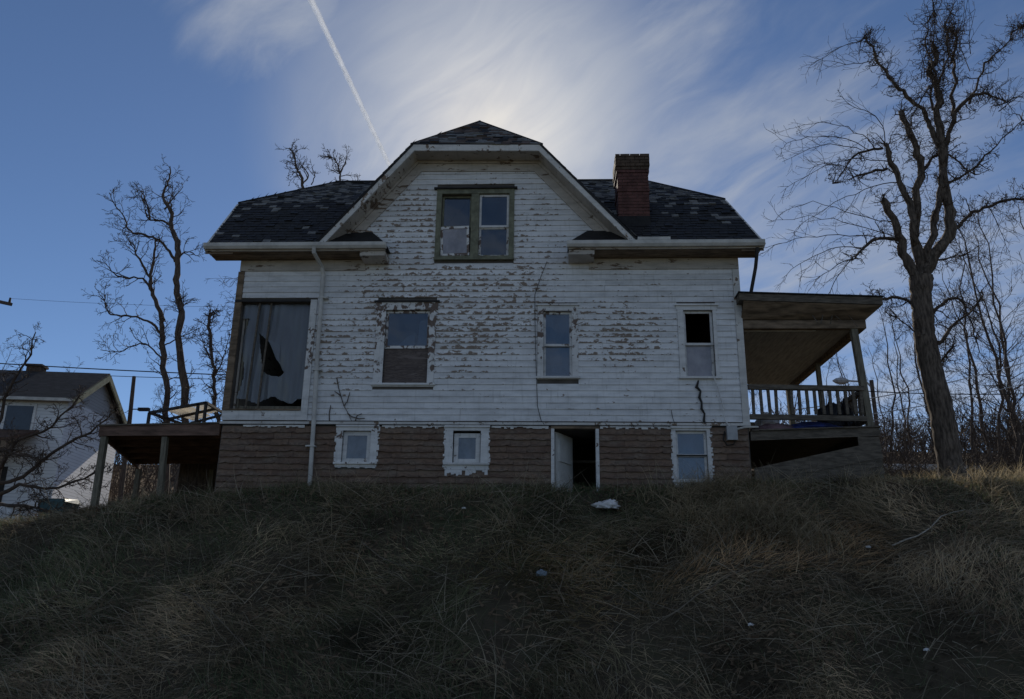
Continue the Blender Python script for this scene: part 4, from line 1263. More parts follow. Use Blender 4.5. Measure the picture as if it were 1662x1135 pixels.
# low rail fence behind the deck
fe = empty('rail_fence', (-11.0, 8.0, float(H(-11.0, 8.0))), 'low pale rail fence behind the deck posts', 'fence')
for i in range(3):
    fx = -13.0 + i * 2.0; fz = float(H(fx, 8.0))
    mb = MB(); mb.bar((fx, 8.0, fz - 0.2), (fx, 8.0, fz + 0.75), 0.10, 0.10, up=(0, 1, 0)); mb.build('post', 'concrete', fe)
f0 = float(H(-11.0, 8.0))
for h in (0.3, 0.58):
    mb = MB(); mb.bar((-13.1, 7.93, f0 + h), (-8.8, 7.93, f0 + h), 0.04, 0.10); mb.build('rail', 'concrete', fe)

# ------------------------------------------------------------------ trees
def jitter_path(pts, amp, sub=3, rnd=random):
    """subdivide a polyline and make it knobbly"""
    P = [Vector(p) for p in pts]
    out = [P[0]]
    for i in range(len(P) - 1):
        p0 = P[max(0, i - 1)]; p1 = P[i]; p2 = P[i + 1]; p3 = P[min(len(P) - 1, i + 2)]
        L = (p2 - p1).length
        for k in range(1, sub + 1):
            t = k / sub
            c = 0.5 * ((2 * p1) + (p2 - p0) * t + (2 * p0 - 5 * p1 + 4 * p2 - p3) * t * t + (3 * p1 - p0 - 3 * p2 + p3) * t ** 3)
            if not (i == len(P) - 2 and k == sub):
                c = c + Vector((rnd.uniform(-1, 1), rnd.uniform(-1, 1), rnd.uniform(-1, 1))) * amp * L
            out.append(c)
    return out

def grow(mb, start, dirn, length, r0, level, rnd, gnarl=0.25, trop=0.08, kids=(5, 4, 3), spread=(30, 65), segs=5, shrink=0.55, minr=0.0035):
    p = Vector(start); dv = Vector(dirn).normalized()
    n = max(3, segs - (2 if level > 1 else 0))
    pts = [p.copy()]; rad = [r0]
    for i in range(n):
        dv = (dv + Vector((rnd.gauss(0, gnarl), rnd.gauss(0, gnarl), rnd.gauss(0, gnarl) + trop))).normalized()
        p = p + dv * (length / n)
        pts.append(p.copy())
        rad.append(max(minr, r0 * (1 - 0.75 * (i + 1) / n)))
    mb.tube(pts, rad, 5 if r0 > 0.03 else (4 if r0 > 0.012 else 3), cap=False)
    side_shoots(mb, pts, rad, level, rnd, gnarl, trop, kids, spread, length, shrink, minr)

def side_shoots(mb, pts, rad, level, rnd, gnarl, trop, kids, spread, length, shrink, minr, tmin=0.2):
    if level >= len(kids):
        return
    nk = kids[level]
    n = len(pts) - 1
    for k in range(nk):
        t = tmin + (1 - tmin) * (k + rnd.random()) / nk
        f = min(t, 0.999) * n
        i = int(f)
        a = pts[i].lerp(pts[i + 1], f - i)
        ax = (pts[i + 1] - pts[i]).normalized()
        perp = ax.orthogonal().normalized()
        perp.rotate(Matrix.Rotation(rnd.uniform(0, 6.283), 3, ax))
        ang = R(rnd.uniform(*spread))
        dv = ax * math.cos(ang) + perp * math.sin(ang)
        rr = max(minr, (rad[i] * (1 - (f - i)) + rad[i + 1] * (f - i)) * rnd.uniform(0.5, 0.75))
        L = length * shrink * rnd.uniform(0.6, 1.15) * (1.15 - 0.5 * t)
        grow(mb, a, dv, L, rr, level + 1, rnd, gnarl, trop, kids, spread, 5, shrink, minr)

def px_path(path, y0, rnd, wob=0.5):
    """limb outlines: (x, z) in the vertical plane y = y0 with a drift in depth"""
    out = []; y = y0; v = rnd.uniform(-1, 1) * wob
    for i, (x, z) in enumerate(path):
        out.append((x, y, z)); y += v * 0.35; v = v * 0.7 + rnd.uniform(-1, 1) * wob * 0.5
    return out
HERO_TRUNK = [
    (0.270, 0.200, [(7.42, 1.87), (7.43, 2.23), (7.42, 3.36), (7.31, 4.54), (7.33, 5.53), (7.39, 6.13)]),
]
HERO = [
    (0.120, 0.070, [(7.33, 6.10), (7.15, 6.53), (7.07, 7.06), (6.93, 7.72), (6.85, 7.82)]),
    (0.050, 0.020, [(7.06, 6.95), (6.66, 6.98), (6.31, 6.75), (6.15, 6.54)]),
    (0.130, 0.060, [(7.39, 6.13), (7.42, 6.55), (7.44, 7.45), (7.71, 8.55), (7.63, 9.19), (7.48, 9.94)]),
    (0.085, 0.050, [(7.38, 6.80), (7.37, 7.57), (7.22, 8.24), (7.08, 8.78), (7.04, 9.10)]),
    (0.035, 0.012, [(7.03, 8.56), (6.61, 8.54), (6.42, 8.51)]),
    (0.035, 0.010, [(7.00, 9.04), (6.56, 9.00), (6.25, 8.67), (5.93, 8.30)]),
    (0.090, 0.070, [(7.48, 6.26), (7.62, 6.74), (7.85, 7.39), (8.01, 7.96), (8.17, 8.53)]),
    (0.140, 0.050, [(7.46, 6.13), (7.68, 6.55), (8.07, 7.05), (8.16, 7.71), (8.20, 8.76), (8.20, 9.30), (8.29, 10.12), (8.31, 10.52), (8.19, 10.92), (8.42, 11.26), (8.37, 11.56)]),
    (0.070, 0.018, [(8.19, 9.04), (8.09, 9.52), (8.06, 9.96), (7.73, 10.42), (7.43, 10.70), (7.15, 11.18), (7.04, 11.48), (6.86, 11.71)]),
    (0.060, 0.015, [(8.26, 9.04), (8.51, 9.79), (8.92, 10.08), (9.21, 10.06), (9.50, 9.89)]),
    (0.050, 0.020, [(8.55, 9.85), (8.62, 9.95), (8.82, 10.97), (9.01, 11.66), (9.16, 12.14), (9.02, 12.35)]),
    (0.050, 0.022, [(8.08, 7.13), (8.43, 7.35), (8.69, 7.62), (9.03, 7.74), (9.43, 7.95), (9.92, 7.99)]),
    (0.040, 0.012, [(7.72, 8.46), (7.99, 8.81), (8.29, 8.99), (8.53, 8.97), (8.72, 8.75), (8.90, 8.51)]),
    (0.035, 0.010, [(8.24, 8.23), (8.52, 8.33), (8.84, 8.59), (9.22, 8.97), (9.66, 9.38)]),
    (0.030, 0.008, [(8.92, 10.08), (9.23, 10.84), (9.57, 11.19), (10.04, 11.70), (10.25, 11.79)]),
    (0.050, 0.012, [(7.32, 5.48), (7.05, 5.74), (6.69, 5.77), (6.51, 5.74), (6.20, 5.61)]),
    (0.030, 0.010, [(7.34, 4.53), (7.18, 4.90), (6.81, 5.29)]),
    (0.050, 0.015, [(7.41, 4.69), (7.52, 4.74), (7.73, 5.03), (8.00, 5.21), (8.22, 5.53)]),
    (0.040, 0.020, [(7.43, 4.32), (7.56, 4.35), (7.88, 4.71)]),
    (0.050, 0.012, [(7.41, 5.32), (7.54, 5.37), (7.82, 5.63), (8.11, 5.69), (8.24, 5.37), (8.33, 4.88)]),
    (0.035, 0.012, [(7.60, 6.45), (7.76, 6.49), (8.22, 6.56)]),
    (0.035, 0.010, [(8.26, 10.23), (8.19, 10.92), (8.04, 11.48), (8.26, 12.11)]),
    (0.030, 0.008, [(8.31, 10.52), (8.58, 11.15), (8.63, 11.94), (8.97, 12.91)]),
    (0.030, 0.008, [(8.14, 9.93), (8.03, 10.38), (7.53, 9.56), (7.40, 9.05)]),
]
FAN = [
    (0.014, 0.004, [(7.00, 9.04), (6.35, 9.28), (5.59, 9.34), (4.81, 9.01)]),
    (0.014, 0.004, [(6.83, 9.01), (5.96, 9.22), (5.18, 9.08), (4.70, 8.76)]),
    (0.014, 0.004, [(6.56, 9.00), (5.70, 9.14), (4.90, 8.76)]),
    (0.014, 0.004, [(7.05, 8.73), (6.44, 8.91), (5.66, 8.75), (4.99, 8.35)]),
    (0.014, 0.004, [(6.42, 8.51), (5.75, 8.42), (5.22, 8.14)]),
    (0.014, 0.004, [(7.06, 7.00), (6.37, 7.19), (5.52, 7.33), (4.39, 7.20)]),
    (0.014, 0.004, [(7.01, 7.35), (6.28, 7.49), (5.44, 7.78), (4.73, 7.58)]),
    (0.014, 0.004, [(6.66, 6.98), (5.86, 7.01), (4.99, 6.92), (4.42, 6.75)]),
    (0.014, 0.004, [(7.04, 9.10), (6.90, 9.57), (6.39, 9.66), (5.89, 9.81)]),
    (0.014, 0.004, [(6.86, 11.71), (6.49, 11.83), (5.93, 11.60)]),
    (0.014, 0.004, [(7.00, 11.18), (6.56, 11.27), (6.00, 11.58)]),
    (0.014, 0.004, [(6.31, 6.75), (5.84, 6.81), (5.20, 6.54), (4.68, 6.14)]),
    (0.014, 0.004, [(6.15, 6.54), (5.66, 6.27), (5.14, 5.88)]),
    (0.014, 0.004, [(6.31, 6.75), (5.98, 6.40), (5.68, 5.87), (5.52, 5.48)]),
    (0.014, 0.004, [(7.22, 8.24), (6.61, 8.19), (5.82, 7.85), (5.15, 7.36)]),
    (0.014, 0.004, [(9.50, 9.89), (9.92, 10.20), (10.48, 10.49)]),
    (0.014, 0.004, [(8.90, 7.75), (9.23, 7.47), (9.56, 6.92)]),
]
LT = [
    (0.150, 0.130, [(-11.70, 4.45), (-11.94, 5.77), (-12.39, 8.64), (-12.55, 9.30)]),
    (0.130, 0.020, [(-12.55, 9.30), (-12.80, 10.32), (-12.96, 11.54), (-13.22, 12.10), (-13.27, 12.60), (-13.60, 13.11), (-13.69, 13.43), (-13.55, 13.96), (-13.60, 14.48)]),
    (0.050, 0.012, [(-13.29, 12.18), (-13.54, 12.34), (-14.03, 12.40), (-14.31, 12.73), (-14.45, 13.12), (-14.79, 13.58)]),
    (0.060, 0.012, [(-12.90, 10.77), (-13.29, 11.35), (-13.67, 11.57), (-14.45, 11.76), (-14.70, 12.23), (-15.08, 12.69), (-15.38, 13.20)]),
    (0.040, 0.010, [(-14.03, 12.40), (-14.19, 13.02), (-14.44, 13.46)]),
    (0.040, 0.010, [(-13.56, 12.77), (-13.33, 13.25), (-13.07, 13.74)]),
    (0.040, 0.010, [(-12.83, 10.89), (-12.49, 11.12), (-12.03, 10.93)]),
]
LT2 = [
    (0.130, 0.100, [(-12.51, 4.54), (-12.75, 5.88), (-13.14, 7.92), (-13.29, 8.81)]),
    (0.100, 0.030, [(-13.29, 8.81), (-13.75, 9.74), (-13.97, 10.34), (-13.95, 11.09), (-13.95, 11.85)]),
    (0.050, 0.010, [(-13.98, 10.41), (-14.57, 11.21), (-14.74, 11.59), (-15.31, 12.24)]),
    (0.050, 0.010, [(-13.75, 9.74), (-14.19, 10.30), (-14.90, 10.34), (-15.30, 10.60), (-15.65, 10.98)]),
    (0.050, 0.010, [(-13.17, 8.26), (-13.86, 8.81), (-14.58, 8.99), (-15.15, 9.04), (-15.39, 9.27), (-15.48, 9.56), (-15.85, 10.05)]),
    (0.035, 0.010, [(-13.13, 7.38), (-13.68, 7.92), (-14.49, 7.60), (-15.14, 7.66)]),
    (0.030, 0.010, [(-13.08, 7.92), (-12.65, 8.25), (-12.05, 8.59)]),
]
LT3 = [
    (0.080, 0.050, [(-10.23, 4.28), (-10.48, 5.84), (-10.64, 6.84), (-10.94, 8.08), (-10.96, 8.54)]),
    (0.030, 0.010, [(-10.64, 6.84), (-10.93, 7.25), (-11.21, 7.87)]),
    (0.030, 0.010, [(-10.55, 6.44), (-10.41, 7.05), (-10.31, 7.87)]),
]
BT = [
    (0.100, 0.020, [(-9.58, 12.60), (-10.08, 15.88), (-10.40, 16.59), (-10.55, 17.17), (-10.80, 17.60)]),
    (0.040, 0.010, [(-10.08, 15.93), (-9.91, 16.30), (-10.21, 16.79), (-10.39, 17.08)]),
    (0.070, 0.015, [(-8.47, 12.59), (-8.68, 16.00), (-8.76, 16.71), (-8.96, 17.29), (-9.24, 17.49)]),
    (0.040, 0.010, [(-8.74, 16.71), (-8.54, 17.14), (-8.52, 17.63)]),
    (0.030, 0.010, [(-9.74, 15.87), (-9.60, 16.30), (-9.79, 16.67)]),
    (0.030, 0.010, [(-8.21, 15.86), (-7.98, 16.19)]),
]

def knobs(mb, p, r, rnd, n=5, L=0.35):
    """short crooked spurs"""
    for _ in range(n):
        dv = Vector((rnd.gauss(0, 1), rnd.gauss(0, 1), rnd.gauss(0.3, 1)))
        grow(mb, p, dv, L * rnd.uniform(0.5, 1.3), r, 2, rnd, 0.5, 0.05, (0, 0, 2), (30, 70), 4, 0.6, 0.004)

# the big bare tree beside the porch
rnd = random.Random(21)
hero = empty('bare_tree', (7.42, 0.2, 1.8), 'large knobbly bare tree with a leaning trunk beside the porch', 'tree')
mbT, mbC = MB(), MB()
r0, r1, pts = HERO_TRUNK[0]
P = [(x, 0.2, z) for x, z in pts]
P[0] = (P[0][0], 0.2, float(H(7.42, 0.2)) - 0.15)
path = jitter_path(P, 0.008, 11, rnd)
n = len(path)
rad = [0.235 - 0.045 * min(1, i / (n * 0.8)) + 0.10 * math.exp(-i / 3.0) + (0.03 if i > n - 8 else 0) + rnd.uniform(-0.008, 0.008) for i in range(n)]
mbT.tube(path, rad, 16, rough=0.06)
for a in range(6):   # root flare
    an = a * 1.05 + 0.3
    if math.cos(an) < -0.4: continue
    b = Vector((7.42, 0.2, float(H(7.42, 0.2))))
    mbT.tube([b + Vector((math.cos(an) * 0.12, math.sin(an) * 0.12, 0.35)), b + Vector((math.cos(an) * 0.28, math.sin(an) * 0.28, 0.08)), b + Vector((math.cos(an) * 0.40, math.sin(an) * 0.40, -0.2))], [0.12, 0.09, 0.03], 7)
for i, (ra, rb, pts) in enumerate(HERO):
    P = px_path(pts, 0.2, rnd, 0.0 if i in (0, 2, 6, 7) else 0.55)
    path = jitter_path(P, 0.055, 4, rnd)
    m = len(path)
    rad = [(ra + (rb - ra) * (k / (m - 1)) ** 0.8) * 0.88 for k in range(m)]
    rad = [r * (1 + rnd.uniform(-0.16, 0.22)) for r in rad]
    (mbT if ra > 0.06 else mbC).tube(path, rad, 9 if ra > 0.06 else 6, rough=0.08)
    for k in range(1, m):      # short crooked spurs all along the limb
        if rnd.random() < 0.8: knobs(mbC, path[k], 0.0075, rnd, 3, 0.30)
    plen = sum((path[k + 1] - path[k]).length for k in range(m - 1))
    nk = int(plen * (5.0 if ra < 0.06 else 4.0)) + 3
    side_shoots(mbC, path, [min(r, 0.022) for r in rad], 0, rnd, 0.33, 0.03, (nk, 4, 3), (35, 85), 0.85, 0.55, 0.0045, 0.15)
    knobs(mbC, path[-1], 0.014, rnd, 4, 0.4)
    if pts[-1][1] > 9.8:      # thick spur clusters in the top
        for k in range(m // 2, m):
            knobs(mbC, path[k], 0.0085, rnd, 4, 0.48)
for ra, rb, pts in FAN:
    for rep in range(1):
        P = [Vector((x, 0.2, z)) for x, z in pts]
        dy = rnd.uniform(-0.9, 0.9); dz = rnd.uniform(-0.18, 0.18) * rep
        for k in range(len(P)):
            t = k / (len(P) - 1)
            P[k] = P[k] + Vector((rnd.uniform(-.1, .1) * rep, dy * t, dz * t))
        path = jitter_path(P, 0.045, 4, rnd)
        m = len(path)
        mbC.tube(path, [0.012 + (0.0035 - 0.012) * k / (m - 1) for k in range(m)], 4)
        side_shoots(mbC, path, [0.009] * m, 1, rnd, 0.24, -0.02, (0, 10, 3), (15, 55), 1.2, 0.55, 0.003, 0.15)
for k in range(16):    # upright water shoots in the crown
    bx = rnd.uniform(8.0, 9.2); bz = rnd.uniform(10.6, 11.6)
    grow(mbC, (bx, 0.2 + rnd.uniform(-0.4, 0.4), bz), (rnd.uniform(-.25, .3), rnd.uniform(-.2, .2), 1), rnd.uniform(0.9, 1.9), 0.012, 1, rnd, 0.10, 0.05, (0, 4, 2), (18, 40), 6, 0.45, 0.0035)
mbT.build('trunk', 'bark', hero, smooth=True)
mbC.build('crown', 'twig_bark', hero)

def traced_tree(name, paths, y, label, seed, dens, tw=0.8, minr=0.006, base=None, droop=0.03, group=None, kids2=(4, 3)):
    rnd = random.Random(seed)
    x0, z0 = paths[0][2][0]
    zg = float(H(x0, y))
    t = empty(name, (x0, y, zg), label, 'tree', group)
    a, c = MB(), MB()
    for i, (ra, rb, pts) in enumerate(paths):
        P = px_path(pts, y, rnd, 0.0 if i < 2 else 0.6)
        if i == 0:
            P = [(x0 + (x0 - pts[1][0]) * 0.3, y, zg - 0.2)] + P
        path = jitter_path(P, 0.04, 5, rnd)
        m = len(path)
        rad = [(ra + (rb - ra) * k / (m - 1)) * (1 + rnd.uniform(-0.1, 0.15)) for k in range(m)]
        (a if i < 2 else c).tube(path, [r * 0.85 for r in rad], 8, rough=0.10)
        plen = sum((path[k + 1] - path[k]).length for k in range(m - 1))
        side_shoots(c, path, [min(r, 0.03) for r in rad], 0, rnd, 0.19, droop, (int(plen * dens) + 2,) + kids2, (25, 65), tw, 0.58, minr, 0.2)
    a.build('trunk', 'wood_bark', t, smooth=True)
    c.build('crown', 'twig_bark', t)
    return t
traced_tree('bare_tree', LT, 10, 'tallest bare tree left of the house, with a straight dark trunk', 31, 4.0, 1.45, 0.006)
traced_tree('bare_tree', LT2, 10.5, 'crooked bare tree with branches reaching left above the neighbouring roof', 32, 3.8, 1.45, 0.006)
traced_tree('bare_tree', LT3, 9, 'thin broken bare tree close to the left wall of the house', 33, 7.0, 1.0, 0.006, droop=-0.05)
traced_tree('bare_tree', BT[:2] + [BT[4]], 14, 'bare treetop showing above the left roof, the left one of two', 34, 1.6, 1.3, 0.007)
traced_tree('bare_tree', [BT[2], BT[3], BT[5]], 14.5, 'bare treetop showing above the left roof, next to the gable', 35, 1.6, 1.3, 0.007)

# hanging vine tangle at the left corner
rnd = random.Random(41)
mb = MB()
for k in range(120):
    x = rnd.gauss(-9.3, 0.5); z0 = rnd.uniform(5.0, 9.3); y = 8 + rnd.uniform(-0.5, 0.5)
    if rnd.random() < 0.5: x = rnd.gauss(-9.0, 0.28)
    grow(mb, (x, y, z0), (rnd.uniform(-1, 1), rnd.uniform(-1, 1), rnd.uniform(-1.0, 0.6)), rnd.uniform(0.5, 1.3), 0.009, 1, rnd, 0.4, -0.06, (0, 4, 2), (30, 80), 6, 0.6, 0.005)
for k in range(5):
    x = -9.1 + k * 0.14
    mb.tube(jitter_path([(x, 8, 1.8), (x + rnd.uniform(-.2, .2), 8, 4), (x + rnd.uniform(-.4, .3), 8, 6.5), (x + rnd.uniform(-.3, .3), 8, 9)], 0.03, 4, rnd), 0.02, 5)
tag(mb.build('vine_tangle', 'twig_bark'), 'tangle of leafless vines hanging behind the left corner of the house', 'vines')

# branchy shrub tree at the left edge, in front of the neighbouring house
rnd = random.Random(51)
ls = empty('bare_tree', (-12.7, 3.0, float(H(-12.7, 3.0))), 'low spreading bare tree in front of the neighbouring house at the left edge', 'tree')
a, c = MB(), MB()
zb = float(H(-12.7, 3.0))
a.tube(jitter_path([(-12.7, 3.0, zb - 0.2), (-12.75, 3.0, zb + 0.8), (-12.9, 3.0, zb + 1.6)], 0.03, 3, rnd), [0.13, 0.12, 0.12, 0.11, 0.11, 0.10, 0.09], 8)
limbs = [[(-12.8, 3.0, zb + 1.2), (-12.0, 2.8, zb + 1.35), (-11.0, 2.6, zb + 2.1), (-10.4, 2.5, zb + 2.35), (-9.9, 2.4, zb + 2.8)],
         [(-12.8, 3.0, zb + 0.9), (-12.0, 2.7, zb + 1.15), (-11.2, 2.5, zb + 1.05), (-10.3, 2.4, zb + 1.3), (-9.8, 2.3, zb + 1.55)],
         [(-12.85, 3.0, zb + 1.4), (-12.4, 3.0, zb + 2.2), (-11.6, 2.9, zb + 2.5), (-11.0, 2.8, zb + 3.3)],
         [(-12.75, 3.0, zb + 0.7), (-11.9, 2.6, zb + 0.75), (-11.2, 2.4, zb + 0.6), (-10.5, 2.2, zb + 0.3)],
         [(-12.9, 3.0, zb + 1.6), (-13.0, 3.0, zb + 2.8), (-12.6, 3.0, zb + 4.0), (-12.5, 3.0, zb + 4.9)],
         [(-12.9, 3.0, zb + 1.6), (-13.5, 3.0, zb + 2.6), (-14.0, 2.8, zb + 3.4)],
         [(-12.8, 3.0, zb + 1.3), (-12.6, 2.6, zb + 1.9), (-11.9, 2.4, zb + 1.8), (-11.1, 2.2, zb + 1.6)]]
for L in limbs:
    path = jitter_path(L, 0.05, 3, rnd); m = len(path)
    rad = [0.05 - 0.038 * k / (m - 1) for k in range(m)]
    c.tube(path, rad, 6)
    side_shoots(c, path, [min(r, 0.025) for r in rad], 0, rnd, 0.28, 0.02, (17, 6, 3), (25, 70), 1.2, 0.58, 0.005, 0.2)
a.build('trunk', 'bark', ls, smooth=True); c.build('crown', 'twig_bark', ls)

# slender woodland trees: five builds, copied
protos = []
for s_ in range(5):
    rnd = random.Random(60 + s_)
    hgt = 9.0
    path = jitter_path([(0, 0, -0.3), (rnd.uniform(-.2, .2), rnd.uniform(-.2, .2), 2.5), (rnd.uniform(-.5, .5), rnd.uniform(-.4, .4), 5.5), (rnd.uniform(-.8, .8), rnd.uniform(-.6, .6), hgt)], 0.03, 5, rnd)
    m = len(path)
    rad = [0.075 * (1 - 0.88 * k / (m - 1)) for k in range(m)]
    a, c = MB(), MB()
    a.tube(path, rad, 7)
    side_shoots(c, path, [r * 0.6 for r in rad], 0, rnd, 0.17, 0.10, (22 + 2 * s_, 6, 4), (28, 62), 3.0, 0.50, 0.0045, 0.18)
    ma, mc = a.mesh('trunk', smooth=True), c.mesh('crown')
    ma.materials.append(MATS['wood_bark']); mc.materials.append(MATS['twig_bark'])
    protos.append((ma, mc))
def wood_tree(x, y, s, kind, rz, label, lean=0.0, group='bare trees of the wood behind the porch'):
    t = empty('woodland_tree', (x, y, float(H(x, y))), label, 'tree', group)
    t.rotation_euler = (lean, lean * 0.6, rz); t.scale = (s, s, s)
    for nm, me_ in zip(('trunk', 'crown'), protos[kind]):
        o = bpy.data.objects.new(nm, me_); col.objects.link(o); o.parent = t
rnd = random.Random(77)
spots = [(7.9, 8.5, 0.5), (8.6, 11.5, 0.55), (11.9, 8.6, 0.8), (13.0, 7.5, 0.9), (13.9, 9.0, 1.0), (11.2, 11.5, 0.75),
         (12.6, 13.0, 0.85), (14.8, 12.5, 1.0), (16.5, 14.0, 1.15), (8.4, 15.0, 0.55), (13.6, 18.0, 0.85), (16.4, 19.0, 1.1),
         (18.8, 20.0, 1.25), (9.0, 21.0, 0.6),  (15.0, 24.0, 1.0), (18.0, 26.0, 1.1), (21.0, 25.0, 1.2), (14.0, 30.0, 1.0), (17.6, 32.0, 1.0), (22.0, 32.0, 1.15), (15.4, 9.8, 1.1)]
for i, (x, y, s) in enumerate(spots):
    lb = ('slender bare tree standing among the first row of the wood right of the porch' if y < 9 else
          'slender bare tree in the middle of the wood behind the porch' if y < 17 else 'distant slender bare tree at the back of the wood behind the porch')
    gp = 'first row of the wood' if y < 9 else 'middle of the wood' if y < 17 else 'back of the wood'
    wood_tree(x + rnd.uniform(-.3, .3), y, s * rnd.uniform(0.92, 1.08), i % 5, rnd.uniform(0, 6.28), lb, rnd.uniform(-0.08, 0.08), gp)
for x, y, s in ((-26, 26, 0.9), (-22.5, 30, 0.8), (-30, 24, 1.0), (-19.5, 34, 0.8), (-15, 32, 0.75), (-33, 30, 1.1), (-17.5, 26, 0.55)):
    wood_tree(x, y, s, rnd.randrange(5), rnd.uniform(0, 6.28), 'distant bare tree on the slope behind the neighbouring house', 0, 'bare trees behind the neighbouring house')

# thicket under the wood: twigs nobody could count
rnd = random.Random(88)
mb = MB()
for k in range(2000):
    y = rnd.uniform(3.6, 26) if k > 500 else rnd.uniform(4.0, 9.0)
    x = rnd.uniform(7.2 + y * 0.12, 10.5 + y * 0.52)
    if y < 7.5 and 8.2 < x < 12: continue
    zg = float(H(x, y))
    L = rnd.uniform(0.6, 1.9)
    grow(mb, (x, y, zg - 0.03), (rnd.uniform(-.8, .8), rnd.uniform(-.8, .8), 1), L, 0.010, 1, rnd, 0.22, -0.02, (0, 6, 2), (20, 60), 5, 0.55, 0.005)
tag(mb.build('thicket', 'twig_bark'), 'brown leafless thicket under the trees right of the porch', 'thicket', kind='stuff')
rnd = random.Random(89)
mb = MB()
for k in range(450):
    y = rnd.uniform(9, 30); x = rnd.uniform(-9 - y * 0.62, -5.5 - y * 0.32)
    zg = float(H(x, y))
    grow(mb, (x, y, zg - 0.03), (rnd.uniform(-.8, .8), rnd.uniform(-.8, .8), 1), rnd.uniform(0.6, 1.7), 0.012, 1, rnd, 0.22, -0.02, (0, 5, 2), (20, 60), 5, 0.55, 0.006)
tag(mb.build('thicket', 'twig_bark'), 'leafless scrub on the slope behind the left deck', 'thicket', kind='stuff')

for side, lb in ((1, 'far scrub and saplings on the hillside behind the wood'), (-1, 'far scrub and saplings on the hillside behind the neighbouring house')):
    rnd = random.Random(90 + side)
    mb = MB()
    for k in range(620):
        y = rnd.uniform(22, 92)
        x = rnd.uniform(y * 0.30 + 4, y * 0.85 + 8) if side > 0 else -rnd.uniform(y * 0.26 + 3, y * 0.85 + 12)
        zg = float(H(x, y)); L = rnd.uniform(1.4, 4.2)
        grow(mb, (x, y, zg - 0.05), (rnd.uniform(-.4, .4), rnd.uniform(-.4, .4), 1), L, 0.03, 1, rnd, 0.15, 0.06, (0, 8, 3), (20, 55), 6, 0.5, 0.016)
    tag(mb.build('far_scrub', 'twig_bark'), lb, 'scrub', kind='stuff')

# pale strip of guard rail seen beyond the porch
gr = empty('guard_rail', (13.5, 15.5, float(H(13.5, 15.5))), 'pale guard rail glimpsed low between the porch and the big trunk', 'rail')
g0 = float(H(13.5, 15.5))
mb = MB(); mb.bar((10.6, 15.5, 4.72), (16.0, 15.5, 4.66), 0.06, 0.22); mb.build('rail', 'white_plastic', gr)
for i in range(4):
    x = 10.9 + i * 1.6
    mb = MB(); mb.bar((x, 15.58, float(H(x, 15.6)) - 0.2), (x, 15.58, 4.7), 0.10, 0.10, up=(0, 1, 0)); mb.build('post', 'grey_wood', gr)

# ------------------------------------------------------------------ poles, lamp, wires
up_ = empty('utility_pole', (-19.1, 20.0, 4.5), 'thin leaning utility pole between the neighbouring roof and the bare trees', 'pole')
mb = MB(); mb.tube([(-18.95, 20.0, 3.2), (-19.08, 20.0, 7.1), (-19.2, 20.0, 9.35)], [0.12, 0.10, 0.085], 8); mb.build('pole_shaft', 'wood_bark', up_)
mb = MB(); mb.box(-18.75, -18.25, 19.9, 20.1, 7.72, 7.86); mb.bar((-19.1, 20, 7.8), (-18.7, 20, 7.8), 0.04, 0.04); mb.build('lamp_arm', 'dark_iron', up_)
p2 = empty('utility_pole', (-23.5, 14.0, 2.6), 'utility pole at the left edge with only its crossarm end in view', 'pole')
mb = MB(); mb.tube([(-22.9, 14.0, 2.2), (-22.9, 14.0, 11.6)], [0.15, 0.12], 8); mb.build('pole_shaft', 'wood_bark', p2)
mb = MB(); mb.bar((-23.9, 14.0, 11.25), (-21.35, 14.0, 10.70), 0.10, 0.12); mb.build('crossarm', 'wood_bark', p2)
mb = MB(); mb.tube([(-21.45, 14.0, 10.78), (-21.45, 14.0, 10.98)], [0.05, 0.035], 8); mb.build('insulator', 'dark_iron', p2)
sl_ = empty('street_lamp', (11.9, 15.0, 2.9), 'grey street lamp head on a thin arm seen under the porch roof', 'street lamp')
mb = MB()
ring = [(0.0, 0.02), (0.12, 0.10), (0.30, 0.14), (0.48, 0.12), (0.60, 0.05)]
mb.tube([(10.75 + a, 15.0, 7.88 - 0.02 * a) for a, b in ring], [b for a, b in ring], 10); mb.build('lamp_head', 'meter_metal', sl_)
mb = MB(); mb.tube([(11.3, 15, 7.88), (12.0, 15, 7.84), (12.2, 15, 7.6)], 0.035, 6); mb.build('lamp_arm', 'meter_metal', sl_)
mb = MB(); mb.tube([(12.2, 15, 2.4), (12.2, 15, 7.9)], 0.08, 8); mb.build('lamp_pole', 'wood_bark', sl_)

def wire(a, b, sag, r, mats, label):
    a = Vector(a); b = Vector(b)
    pts = [a.lerp(b, t / 14) + Vector((0, 0, -sag * 4 * (t / 14) * (1 - t / 14))) for t in range(15)]
    mb = MB(); mb.tube(pts, r, 5)
    tag(mb.build('utility_wire', mats), label, 'wire', 'utility wires')
wire((-30, 14, 8.9), (-9.0, 14.0, 7.7), 0.15, 0.022, 'black_wire', 'dark wire crossing the sky just above the neighbouring chimney')
wire((-30, 20, 9.9), (-8, 20, 9.15), 0.2, 0.016, 'black_wire', 'lower dark wire passing behind the neighbouring ridge')
wire((-21.45, 14, 10.95), (-5.0, 14.0, 10.6), 0.2, 0.006, 'black_wire', 'faint upper wire crossing the blue sky left of the bare trees')
wire((6.2, 3, 4.55), (16.5, 3.4, 5.05), 0.3, 0.012, 'black_wire', 'dark wire leaving the porch rail height towards the wood')
wire((6.3, 6, 4.7), (20.0, 9, 9.0), 0.5, 0.013, 'pale_wire', 'upper bright wire rising to the right behind the big trunk')
wire((6.3, 6, 4.35), (20.0, 9, 8.2), 0.5, 0.013, 'pale_wire', 'lower bright wire rising to the right behind the big trunk')
wire((6.3, 8, 4.9), (14.0, 8, 5.2), 0.15, 0.012, 'pale_wire', 'bright level wire between the porch and the big trunk')

